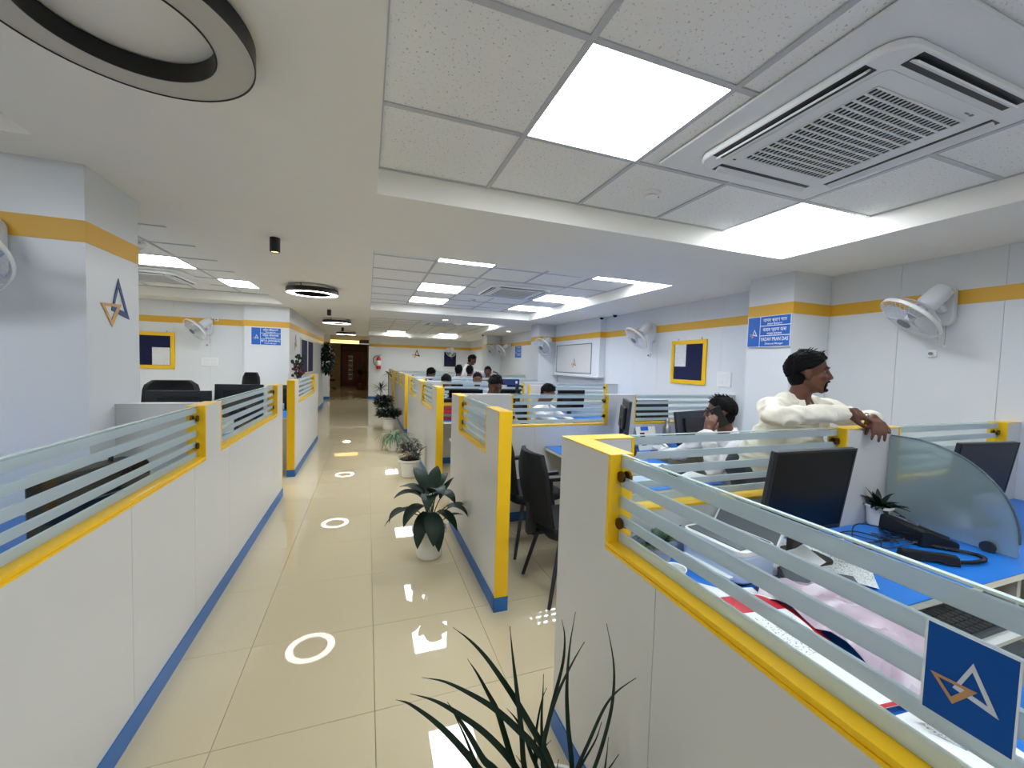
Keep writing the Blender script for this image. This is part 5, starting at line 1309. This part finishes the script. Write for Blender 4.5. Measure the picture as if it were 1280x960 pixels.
MB().box(-0.13, 0.13, -0.10, 0.10, 0, 0.008).build('cover', SIGNB, bf); MB().box(-0.12, 0.12, -0.09, 0.09, 0.0081, 0.010).build('label_panel', PALEBLUE, bf)
# monitors in further bays
for (x, y, rt, lab) in ((1.35, 5.72, 0.0, 'black monitor left end of the third bay back desk'), (1.95, 5.75, 0.0, 'black monitor right of it on the third bay back desk'), (3.05, 5.70, 0.1, 'black monitor in the third bay behind the second glass'), (3.2, 3.98, PI, 'dark monitor at the front desk of third bay beside the wall'),
                        (1.10, 4.0, PI, 'dark monitor in front of the man looking down'), (1.45, 6.35, PI, 'dark monitor before the dark-haired head in the fourth bay'), (2.15, 6.35, PI, 'dark monitor beside the bespectacled worker facing us'), (1.5, 7.68, 0.0, 'dark monitor on the fourth bay back desk, aisle end'), (2.9, 7.68, 0.0, 'dark monitor on the fourth bay back desk, wall end'),
                        (1.6, 8.28, PI, 'dark monitor on the fifth bay front desk'), (2.5, 10.05, 0.0, 'dark monitor beside the leaning man in the fifth bay')):
    monitor((x, y, ZD), rt, lab, 0.50, 0.30, 0.12, 4)
nb = thing('display_board', 'small navy display panel with white round mark behind the man looking down', 'board', (1.90, 5.52, ZD), 0.0)
MB().box(-0.19, 0.19, -0.015, 0.015, 0.50, 0.585).build('panel', mat('navy_board', (22, 48, 110), 0.5), nb)
MB().box(0.13, 0.16, -0.018, -0.015, 0.525, 0.56).build('mark', WHITEI, nb)
for s_ in (-1, 1): MB().box(s_ * 0.17 - 0.015, s_ * 0.17 + 0.015, -0.014, 0.05, 0.0, 0.505).build('leg', BLACK, nb)
for (x, y, lab) in ((1.05, 5.05, 'maroon files on the shelf past the third partition post'),):
    f = thing('file_stack', lab, 'files', (1.02, 5.62, ZD))
    for i in range(6): MB().box(-0.13, 0.13, -0.1, 0.1, 0.002 + i * 0.05, 0.047 + i * 0.05).build('file', (MAROON, TAUPE, RED, MAROON, BAND, BLACK)[i], f, bevel=0.003)
for (x, y, rt, lab) in ((1.7, 3.86, 0.0, 'white sheets left of the man looking down'), (2.35, 3.88, 0.1, 'white form right of the man looking down')):
    sheet((x, y, ZD + 0.001), rt, 0.42, 0.28, lab, PAPER)
ws = thing('white_panel', 'small white stand with yellow edge rising behind the second bay glass', 'panel', (2.24, 5.2, 0))
MB().box(-0.11, 0.11, -0.03, 0.03, 0.0, 1.24).build('board', WHITE_LAM, ws); MB().box(-0.125, -0.11, -0.03, 0.03, 0.0, 1.24).build('edge', YELLOW, ws)
# ------------------------------------------------------------------ people
def fuse(mb, name, material, parent, voxel, smooth=6, world=True, folds=0.0):
    """turn overlapping closed shapes into one continuous smooth surface"""
    o = mb.build(name, material, None)
    m = o.modifiers.new('remesh', 'REMESH'); m.mode = 'VOXEL'; m.voxel_size = voxel
    if smooth:
        m2 = o.modifiers.new('smooth', 'SMOOTH'); m2.factor = 0.5; m2.iterations = smooth
    dg = bpy.context.evaluated_depsgraph_get()
    me = bpy.data.meshes.new_from_object(o.evaluated_get(dg))
    bpy.data.objects.remove(o)
    if folds:
        from mathutils import noise
        co = [v.co.copy() for v in me.vertices]; no = [v.normal.copy() for v in me.vertices]
        for v, c, n_ in zip(me.vertices, co, no):
            q = Vector((c.x * 9 + 5 * c.z, c.y * 9 - 4 * c.z, c.z * 16))
            a = 1 - abs(noise.noise(q)) * 2.2; b_ = noise.noise(c * 24)
            v.co = c + n_ * folds * (a * 0.9 + 0.45 * b_ - 0.3)
    if world: me.transform(Matrix.Translation(-ROOT[parent.name]))
    me.shade_smooth()
    n = bpy.data.objects.new(name, me); COL.objects.link(n); n.parent = parent
    return n
def head_matrix(c, face, tilt=0.0, roll=0.0, s=1.0):
    f = Vector(face).normalized()
    yaw = math.atan2(-f.x, f.y); pit = math.asin(max(-1, min(1, f.z)))
    return Matrix.Translation(c) @ Matrix.Rotation(yaw, 4, 'Z') @ Matrix.Rotation(pit + tilt, 4, 'X') @ Matrix.Rotation(roll, 4, 'Y') @ Matrix.Scale(s, 4)
def head_shapes(b, M, fine=True):
    def E(c, r, n=18, m=12, R=None):
        MM = M @ Matrix.Translation(c)
        if R: MM = MM @ R
        k = len(b.v); b.ell((0, 0, 0), r, n, m)
        for i in range(k, len(b.v)): b.v[i] = MM @ b.v[i]
    def C(p, q, ra, rb): b.cap(M @ Vector(p), M @ Vector(q), ra, rb, 10, 3)
    E((0, -0.015, 0.032), (0.074, 0.094, 0.084), 24, 16)
    E((0, 0.020, -0.040), (0.060, 0.068, 0.072), 20, 14)
    E((0, 0.062, -0.090), (0.026, 0.022, 0.020))
    C((-0.052, -0.005, -0.045), (-0.022, 0.058, -0.092), 0.020, 0.020)
    C((0.052, -0.005, -0.045), (0.022, 0.058, -0.092), 0.020, 0.020)
    E((0.036, 0.058, -0.016), (0.026, 0.024, 0.022)); E((-0.036, 0.058, -0.016), (0.026, 0.024, 0.022))
    C((-0.030, 0.074, 0.030), (0.030, 0.074, 0.030), 0.013, 0.013)
    if fine:
        C((0, 0.080, 0.018), (0, 0.099, -0.022), 0.0085, 0.0125)
        E((0.011, 0.090, -0.027), (0.0085, 0.011, 0.008)); E((-0.011, 0.090, -0.027), (0.0085, 0.011, 0.008))
        C((-0.018, 0.080, -0.054), (0.018, 0.080, -0.054), 0.0075, 0.0075)
        C((-0.015, 0.079, -0.065), (0.015, 0.079, -0.065), 0.008, 0.008)
    else:
        C((0, 0.078, 0.018), (0, 0.100, -0.024), 0.010, 0.014)
    for s_ in (-1, 1):
        E((s_ * 0.076, -0.010, -0.004), (0.011, 0.021, 0.033), 12, 8, Matrix.Rotation(s_ * 0.35, 4, 'Z') @ Matrix.Rotation(0.2, 4, 'X'))
    C((0, -0.026, -0.05), (0, -0.043, -0.155), 0.052, 0.055)
def hair_mesh(M, name, parent, fringe=0.5, side=-0.12, vol=1.0, seed=1, wave=0.05, mat_=None):
    rnd = random.Random(seed); ph = [rnd.uniform(0, 6.28) for _ in range(6)]
    def fn(q, p):
        thr = side + (fringe - side) * max(0.0, p.y) ** 1.7 if p.y > 0 else side + 0.58 * p.y
        t = max(0.0, min(1.0, (p.z - thr) / 0.10)); t = t * t * (3 - 2 * t)
        bump = 1 + wave * t * (math.sin(9 * p.x + ph[0]) * math.sin(7 * p.y + ph[1]) + 0.6 * math.sin(21 * p.x + 11 * p.y + ph[2]) * math.sin(17 * p.z + ph[3]) + 0.3 * math.sin(43 * p.x + ph[4]) * math.sin(39 * p.y + ph[5])) 
        return q * ((0.70 + 0.30 * t) * bump)
    m = MB(); m.ell((0, 0, 0), (0.0835 * vol, 0.104 * vol, 0.098 * vol), 72, 52, fn=fn)
    m.v = [M @ (v + Vector((0, -0.016, 0.030))) for v in m.v]
    k = len(m.v); m.ell((0, 0, 0), (0.067, 0.060, 0.074), 24, 16)
    for i in range(k, len(m.v)): m.v[i] = M @ (m.v[i] + Vector((0, -0.046, -0.016)))
    # stray tufts along the crown
    for i in range(34):
        a = rnd.uniform(0, 6.28); e = rnd.uniform(0.65, 1.35)
        d = Vector((math.cos(a) * math.cos(e), math.sin(a) * math.cos(e), math.sin(e)))
        p = Vector((d.x * 0.083, d.y * 0.10 - 0.016, d.z * 0.096 + 0.030))
        t = Vector((rnd.uniform(-0.4, 0.4), 0.7 + rnd.uniform(-0.5, 0.4), 0.35)).normalized()
        m.tube([M @ p, M @ (p + t * 0.016 + d * 0.006), M @ (p + t * 0.030 + d * 0.006)], [0.0035, 0.0028, 0.0006], 5)
    o = m.build(name, mat_ or HAIR, parent, world=True, smooth=60)
    return o
def face_bits(M, parent, moustache=True, beard=False, glasses=False):
    b = MB()
    def C(p, q, ra, rb): b.cap(M @ Vector(p), M @ Vector(q), ra, rb, 8, 3)
    for s_ in (-1, 1):
        C((s_ * 0.016, 0.086, 0.034), (s_ * 0.046, 0.074, 0.036), 0.0045, 0.003)
    if moustache:
        C((0.002, 0.092, -0.043), (0.024, 0.080, -0.050), 0.006, 0.004); C((-0.002, 0.092, -0.043), (-0.024, 0.080, -0.050), 0.006, 0.004)
    if beard:
        for s_ in (-1, 1):
            C((s_ * 0.0, 0.080, -0.092), (s_ * 0.030, 0.068, -0.092), 0.011, 0.008)
            C((s_ * 0.028, 0.078, -0.052), (s_ * 0.030, 0.070, -0.088), 0.004, 0.007)
    b.build('facial_hair', HAIR, parent, world=True, smooth=60)
    for s_ in (-1, 1):
        e = MB(); k = len(e.v); e.ell((0, 0, 0), 0.0105, 14, 10); e.v = [M @ (v + Vector((s_ * 0.031, 0.0675, 0.011))) for v in e.v]
        eo = e.build('eye', EYEW, parent, world=True, smooth=60)
        e = MB(); e.ell((0, 0, 0), (0.0066, 0.003, 0.0066), 12, 8); e.v = [M @ (v + Vector((s_ * 0.0315, 0.0768, 0.011))) for v in e.v]
        i_ = e.build('iris', HAIR, None, smooth=60); i_.data.transform(Matrix.Translation(-ROOT[parent.name])); i_.parent = eo
        e = MB(); e.cap(M @ Vector((s_ * 0.020, 0.0775, 0.0185)), M @ Vector((s_ * 0.043, 0.071, 0.0165)), 0.0055, 0.0045, 8, 3)
        e.build('eyelid', SKIN, parent, world=True, smooth=60)
    if glasses:
        g = MB()
        for s_ in (-1, 1):
            g.tube([M @ Vector((s_ * 0.033 + 0.024 * math.cos(2 * PI * k / 20), 0.094 - 0.004 * abs(math.cos(2 * PI * k / 20)), 0.008 + 0.019 * math.sin(2 * PI * k / 20))) for k in range(21)], 0.0015, 6)
            g.tube([M @ Vector((s_ * 0.057, 0.09, 0.012)), M @ Vector((s_ * 0.078, 0.04, 0.014)), M @ Vector((s_ * 0.082, -0.01, 0.012))], 0.0015, 6)
        g.tube([M @ Vector((-0.009, 0.096, 0.012)), M @ Vector((0.009, 0.096, 0.012))], 0.0015, 6)
        g.build('spectacles', BLACK, parent, world=True, smooth=60)
def hand_shapes(b, wrist, fwd, nrm, curls, thumb_side=1, spread=0.06, s=1.0, curl2=None):
    """wrist point, fwd = towards knuckles, nrm = back of hand; fingers curl towards -nrm"""
    w_ = Vector(wrist); f = Vector(fwd).normalized(); n = Vector(nrm); n = (n - f * n.dot(f)).normalized(); sd = f.cross(n) * thumb_side
    b.cap(w_ - f * 0.02, w_ + f * 0.018, 0.025 * s, 0.027 * s, 12, 3)
    offs = [0.030, 0.011, -0.009, -0.027]; lens = [(0.042, 0.026, 0.020), (0.046, 0.030, 0.022), (0.043, 0.028, 0.021), (0.034, 0.021, 0.019)]
    for i in range(4):
        k0 = w_ + f * 0.012 * s + sd * offs[i] * 0.5 * s
        k1 = w_ + (f * (0.088 - 0.004 * abs(i - 1) * (1.6 if i == 3 else 1)) + sd * offs[i]) * s
        b.cap(k0, k1, 0.015 * s, 0.0115 * s, 10, 3)
        d = (f + sd * spread * (1.5 - i)).normalized(); p = k1; ang = 0
        cc = curls[i] if isinstance(curls[i], (tuple, list)) else (curls[i], curls[i], curls[i] * 0.7)
        for j in range(3):
            ang += cc[j]
            q = p + (d * math.cos(ang) - n * math.sin(ang)) * lens[i][j] * s
            b.cap(p, q, (0.0098 - 0.0008 * j) * s, (0.0092 - 0.0010 * j) * s, 10, 3); p = q
    t0 = w_ + (f * 0.022 + sd * 0.022 - n * 0.006) * s; t1 = t0 + (f * 0.030 + sd * 0.026 - n * 0.012) * s
    t2 = t1 + (f * 0.030 + sd * 0.008 - n * 0.010) * s; t3 = t2 + (f * 0.024 - sd * 0.002 - n * 0.008) * s
    b.cap(t0, t1, 0.015 * s, 0.0115 * s, 10, 3); b.cap(t1, t2, 0.0112 * s, 0.010 * s, 10, 3); b.cap(t2, t3, 0.0098 * s, 0.008 * s, 10, 3)
    return w_, f, n, sd
def person(label, head, face, neck, shR, shL, pelvis, arms, legs, skin, shirt, feet_dir, voxel=0.012, fine=False, tilt=0.0, roll=0.0, hair=None, bits=None, hands=None, belly=0.0, hs=1.0, open_collar=True):
    """arms: [(elbow, wrist)] right, left; legs: [(knee, ankle)]"""
    r = thing('person', label, 'person', (pelvis[0], pelvis[1], 0))
    V = Vector; head, neck, shR, shL, pel = V(head), V(neck), V(shR), V(shL), V(pelvis)
    M = head_matrix(head, face, tilt, roll, hs)
    b = MB(); head_shapes(b, M, fine)
    b.cap(M @ V((0, -0.035, -0.11)), neck - V((0, 0, 0.06)), 0.055, 0.062, 14, 4)
    chest = (shR + shL) / 2 - V((0, 0, 0.15))
    b.cap(shR + V((0, 0, -0.04)), shL + V((0, 0, -0.04)), 0.04, 0.04)
    b.cap(chest, pel, 0.105, 0.11)
    for (el, wr), sh in zip(arms, (shR, shL)):
        b.cap(sh + V((0, 0, -0.03)), el, 0.038, 0.032); b.cap(el, wr, 0.032, 0.026)
    for h in (hands or []): h(b)
    for i, (kn, an) in enumerate(legs):
        hp = pel + (shR - shL).normalized() * (0.085 if i == 0 else -0.085)
        b.cap(hp, kn, 0.075, 0.052); b.cap(kn, an, 0.05, 0.035)
    body = fuse(b, 'body', skin, r, voxel, 5 if fine else 3)
    # shirt
    sb = MB()
    sb.cap(shR + V((0, 0, -0.03)), shL + V((0, 0, -0.03)), 0.060, 0.060)
    sb.cap(chest + V((0, 0, 0.03)), chest - V((0, 0, 0.08)), 0.125, 0.135)
    ax = (shR - shL); ax.z = 0; ax = ax.normalized()
    for q in (-1, 1):
        sb.cap(chest + ax * 0.075 * q + V((0, 0, 0.05)), pel + ax * 0.07 * q, 0.105, 0.115 + belly)
    sb.cap(shR.lerp(neck, 0.55) + V((0, 0, -0.02)), shL.lerp(neck, 0.55) + V((0, 0, -0.03)), 0.058, 0.058)
    for (el, wr), sh in zip(arms, (shR, shL)):
        el, wr = V(el), V(wr)
        sb.cap(sh + V((0, 0, -0.035)), el, 0.065, 0.054)
        w2 = el.lerp(wr, 0.93); sb.cap(el, w2, 0.053, 0.041)
        sb.cap(el.lerp(wr, 0.78), w2, 0.043, 0.041)
    fuse(sb, 'shirt', shirt, r, voxel * 1.15, 6, folds=0.013 if voxel < 0.01 else 0.004)
    for (el, wr) in arms:
        el, wr = V(el), V(wr); d = (wr - el).normalized(); p = el.lerp(wr, 0.9)
        c = MB(); x = d.orthogonal().normalized(); y = d.cross(x); L0 = (wr - el).length
        c.ring([[p + d * t * L0 + (x * math.cos(2 * PI * k / 18) + y * math.sin(2 * PI * k / 18)) * rr for k in range(18)] for t, rr in ((-0.14, 0.040), (-0.13, 0.047), (0.03, 0.044), (0.05, 0.043), (0.05, 0.036), (-0.1, 0.034))], cap=False)
        c.build('cuff', shirt, r, world=True, smooth=50)
    # collar: two leaves around the neck, open at the throat
    fw = V(feet_dir); fw.z = 0; fw.normalize(); rt = V((fw.y, -fw.x, 0))
    c = MB(); ctr = neck + V((0, 0, -0.015)); rings = []
    for i in range(25):
        a = math.radians(24) + (2 * PI - math.radians(48)) * i / 24
        d = fw * math.cos(a) + rt * math.sin(a); fr = max(0.0, math.cos(a))
        base = ctr + d * (0.064 + 0.010 * fr); top = base + V((0, 0, 0.040 - 0.03 * fr)) - d * 0.004
        low = ctr + d * (0.090 + 0.022 * fr) + V((0, 0, -0.030 - 0.035 * fr ** 3))
        rings.append([base + V((0, 0, -0.02)), top, low, low - V((0, 0, 0.004)), top - d * 0.006 - V((0, 0, 0.006))])
    c.ring(rings).build('collar', shirt, r, world=True, smooth=60)
    if open_collar:
        p = MB(); sh_c = (shR + shL) / 2
        p0 = ctr + fw * 0.074 + V((0, 0, -0.03)); p1 = chest + fw * 0.150; p2 = pel + fw * 0.15 + V((0, 0, 0.06))
        p.leaf([p0, p0.lerp(p1, 0.5) + fw * 0.022, p1, p1.lerp(p2, 0.5), p2], 0.032, up=fw, fold=0.0, th=0.004, prof=lambda t: 1.0)
        p.build('placket', shirt, r, world=True, smooth=50)
    # trousers and shoes
    tb = MB()
    for i, (kn, an) in enumerate(legs):
        kn, an = V(kn), V(an); hp = pel + (shR - shL).normalized() * (0.085 if i == 0 else -0.085)
        tb.cap(hp, kn, 0.098, 0.070); tb.cap(kn, an + V((0, 0, 0.02)), 0.070, 0.056)
    tb.cap(pel + ax * 0.07, pel - ax * 0.07, 0.128, 0.128)
    fuse(tb, 'trousers', TROUS, r, max(voxel * 1.3, 0.014), 3)
    for (kn, an) in legs:
        an = V(an); s_ = MB(); s_.cap(V((an.x, an.y, 0.045)) - fw * 0.05, V((an.x, an.y, 0.035)) + fw * 0.13, 0.042, 0.035)
        s_.v = [V((v.x, v.y, max(v.z, 0.001))) for v in s_.v]
        s_.build('shoe', BLACK, r, world=True, smooth=60)
    hk = dict(fringe=0.5, side=-0.12, vol=1.0, seed=len(ROOT)); hk.update(hair or {})
    hair_mesh(M, 'hair', r, **hk)
    if bits is not None: face_bits(M, r, **bits)
    return r, M

# standing man leaning on the back glass of the nearest cubicle
wrR = Vector((2.385, 1.405, 1.318)); wrL = Vector((2.60, 1.405, 1.285))
def man1_right(b):
    hand_shapes(b, wrR, (0.93, -0.22, -0.06), (0.1, -0.72, 0.70), [(0.3, 0.6, 0.45), (0.4, 0.65, 0.45), (0.5, 0.7, 0.45), (0.6, 0.7, 0.5)], thumb_side=1, s=1.05)
def man1_left(b):
    hand_shapes(b, wrL, (-0.74, -0.64, -0.18), (-0.10, -0.25, 0.96), [(0.75, 0.35, 0.25), (0.7, 0.4, 0.25), (0.75, 0.4, 0.25), (0.85, 0.45, 0.25)], thumb_side=-1, spread=0.10, s=1.05)
p1, M1 = person('standing man in cream shirt leaning his forearms on the back glass, looking right', (2.375, 1.60, 1.520), (0.60, -0.80, 0.02), (2.365, 1.655, 1.385), (2.165, 1.665, 1.345), (2.565, 1.625, 1.345), (2.33, 1.86, 0.92),
       [((1.985, 1.50, 1.290), wrR), ((2.80, 1.585, 1.245), wrL)], [((2.24, 1.78, 0.50), (2.22, 1.88, 0.08)), ((2.44, 1.82, 0.50), (2.46, 1.92, 0.08))],
       SKIN, SHIRT_C, (-0.05, -1, 0), voxel=0.0058, fine=True, tilt=-0.03, hair=dict(fringe=0.64, side=-0.16, vol=1.06, seed=3, wave=0.05), bits=dict(moustache=True, beard=True), hands=[man1_right, man1_left])
rg = MB(); rg.tube([wrR + Vector((0.118, -0.028, -0.012)) + Vector((0, math.cos(2 * PI * k / 14), math.sin(2 * PI * k / 14))) * 0.0115 for k in range(15)], 0.0022, 6)
rg.ell(wrR + Vector((0.118, -0.042, -0.008)), 0.0045, 8, 6); rg.build('ring', CHROME, p1, world=True, smooth=60)
# seated man on the phone
wrL2 = Vector((2.262, 2.20, 1.085)); wrR2 = Vector((2.50, 2.93, 0.775))
def man2_left(b):
    hand_shapes(b, wrL2, (0.34, 0.10, 0.62), (-0.55, -0.75, 0.2), [(0.3, 0.5, 0.3), (0.3, 0.5, 0.3), (0.35, 0.5, 0.3), (0.5, 0.5, 0.3)], thumb_side=1, s=1.0)
def man2_right(b):
    hand_shapes(b, wrR2, (0.1, 0.95, -0.12), (0.1, 0.1, 0.95), [0.3, 0.3, 0.35, 0.4], thumb_side=-1, s=1.0)
p2_, M2 = person('seated man in white shirt and glasses holding a phone to his ear', (2.475, 2.30, 1.205), (-0.78, 0.62, -0.05), (2.565, 2.30, 1.075), (2.61, 2.51, 1.04), (2.53, 2.13, 1.04), (2.72, 2.36, 0.56),
       [((2.52, 2.72, 0.80), wrR2), ((2.27, 2.13, 0.835), wrL2)], [((2.30, 2.48, 0.52), (2.32, 2.50, 0.08)), ((2.28, 2.24, 0.52), (2.30, 2.26, 0.08))],
       SKIN2, SHIRT_W, (-0.85, 0.4, 0), voxel=0.0065, fine=True, hair=dict(fringe=0.58, side=-0.10, vol=1.02, seed=9, wave=0.03), bits=dict(moustache=True, glasses=True), hands=[man2_left, man2_right], belly=0.02)
ph = thing('mobile_phone', 'black mobile phone held to the ear of the seated caller', 'phone', (2.405, 2.235, 1.185))
Tp = Matrix.Rotation(-0.75, 4, 'Z') @ Matrix.Rotation(-0.5, 4, 'Y')
MB().obox(Tp, -0.036, 0.036, -0.005, 0.005, -0.075, 0.075).build('body', BLACK, ph, bevel=0.003)
MB().obox(Tp, -0.033, 0.033, 0.0051, 0.006, -0.07, 0.07).build('screen', BLACK_GL, ph)
MB().obox(Tp, -0.03, -0.015, -0.0062, -0.0051, 0.045, 0.065).build('camera_lens', DARK, ph)
wt_ = MB(); wt_.tube([wrL2 + Vector((0.012, 0.005, -0.03)) + (Vector((0.85, -0.1, -0.45)) * math.cos(2 * PI * k / 18) + Vector((0.1, 0.99, 0.0)) * math.sin(2 * PI * k / 18)) * 0.030 for k in range(19)], 0.006, 6)
wt_.build('watch_strap', STEEL, p2_, world=True, smooth=60)
d_ = MB(); Mw_ = frame_M(wrL2 + Vector((-0.012, -0.028, -0.022)), (0.6, -0.2, 0.4), (0.25, 0.3, -0.5)); Mw_ = Matrix.Translation(Mw_.translation) @ Matrix.Rotation(0.5, 4, 'Z') @ Matrix.Rotation(PI / 2, 4, 'X')
d_.lathe([(0.019, -0.004), (0.019, 0.005), (0.001, 0.006)], 20, M=Mw_); d_.build('watch_dial', WHITEPL, p2_, world=True, smooth=40)

# workers further back (heads and shoulders above the partitions)
def seated(label, hx, hy, hz, face, shirt, skin=SKIN, tilt=0.0, roll=0.0, bits=None, hair=None, reach=0.42, seat=True, hs=1.0):
    f = Vector((face[0], face[1], 0)).normalized(); rt = Vector((f.y, -f.x, 0)); h = Vector((hx, hy, hz))
    nk = h - f * 0.05 - Vector((0, 0, 0.145)); shR = nk + rt * 0.185 - Vector((0, 0, 0.04)) - f * 0.02; shL = nk - rt * 0.185 - Vector((0, 0, 0.04)) - f * 0.02
    pel = nk - f * 0.10; pel.z = 0.56
    def arm(sh, s_):
        el = sh + f * 0.10 + rt * 0.05 * s_; el.z = 0.86; wr = el + f * (reach - 0.14) - rt * 0.06 * s_; wr.z = 0.765; return (el, wr)
    a = [arm(shR, 1), arm(shL, -1)]
    lg = [(pel + f * 0.42 + rt * 0.11 * s_ - Vector((0, 0, 0.05)), Vector((pel.x, pel.y, 0)) + f * 0.40 + rt * 0.11 * s_ + Vector((0, 0, 0.08))) for s_ in (1, -1)]
    hd = [lambda b, w_=a[0][1]: hand_shapes(b, w_, f, (0, 0, 1), [0.3] * 4, thumb_side=-1), lambda b, w_=a[1][1]: hand_shapes(b, w_, f, (0, 0, 1), [0.3] * 4, thumb_side=1)]
    fa = Vector((face[0], face[1], face[2] if len(face) > 2 else 0))
    r, M = person(label, h, fa, nk, shR, shL, pel, a, lg, skin, shirt, f, voxel=0.013, fine=True, tilt=tilt, roll=roll, hair=hair, bits=bits, hands=hd, open_collar=False, hs=hs)
    if seat:
        c = dup(ch0, (pel.x + f.x * 0.02, pel.y + f.y * 0.02, 0), math.atan2(-f.x, f.y), 'black chair under the ' + label.split(' with ')[0].split(' facing ')[0].split(' in ')[0].split(' behind ')[0])
    return r
seated('man in brown check shirt looking down, behind the second glass', 1.40, 4.46, 1.265, (0.15, -0.9, -0.5), SHIRT_B, SKIN, bits=dict(moustache=True), hair=dict(fringe=0.55, seed=31))
seated('bespectacled man facing the camera in the fourth bay', 1.82, 6.86, 1.235, (-0.2, -1, -0.1), SHIRT_G, SKIN2, bits=dict(moustache=True, glasses=True), hair=dict(seed=32))
seated('dark-haired man with head bowed left in the fourth bay', 1.26, 6.80, 1.195, (-0.6, -0.8, -0.55), SHIRT_W, SKIN, bits=dict(moustache=False), hair=dict(seed=33, side=-0.3))
seated('black-haired head turned away in the fifth bay', 2.19, 8.95, 1.345, (0.4, 0.9, -0.1), SHIRT_G, SKIN, hair=dict(seed=34, side=-0.4), reach=0.36)
seated('tilted head of a worker in the fifth bay, aisle side', 1.30, 8.78, 1.27, (0.8, -0.5, -0.5), SHIRT_W, SKIN2, roll=0.25, bits=dict(moustache=False), hair=dict(seed=35, side=-0.35))
seated('small dark head just left of the leaning man in white', 1.885, 8.70, 1.352, (0.5, 0.8, -0.1), SHIRT_G, SKIN, hair=dict(seed=36, side=-0.4), reach=0.36)
seated('face of a worker under the narrow dark board at far end', 2.60, 8.9, 1.33, (-0.3, -1, -0.05), SHIRT_B, SKIN, bits=dict(moustache=True), hair=dict(seed=37))
seated('black hair top above the far right glass in the third bay', 2.30, 4.95, 1.145, (0.6, -0.7, -0.4), SHIRT_W, SKIN, bits=dict(moustache=True), hair=dict(seed=38), seat=True)
wl1 = Vector((2.86, 9.40, 1.33)); wl2 = Vector((2.76, 9.25, 1.22))
person('man in white shirt standing and leaning right over the far desks', (2.38, 9.50, 1.595), (0.85, -0.35, -0.35), (2.28, 9.52, 1.47), (2.24, 9.36, 1.41), (2.26, 9.68, 1.41), (1.94, 9.62, 0.98),
       [((2.54, 9.32, 1.28), wl1), ((2.54, 9.60, 1.22), wl2)], [((1.96, 9.52, 0.52), (1.93, 9.55, 0.08)), ((1.96, 9.70, 0.52), (1.93, 9.72, 0.08))],
       SKIN, SHIRT_W, (0.9, -0.3, 0), voxel=0.013, fine=True, hair=dict(seed=40), bits=dict(moustache=True), hands=[lambda b: hand_shapes(b, wl1, (1, 0, -0.1), (0, 0, 1), [0.3] * 4, thumb_side=1), lambda b: hand_shapes(b, wl2, (1, -0.2, -0.2), (0, 0, 1), [0.3] * 4, thumb_side=-1)], open_collar=False)
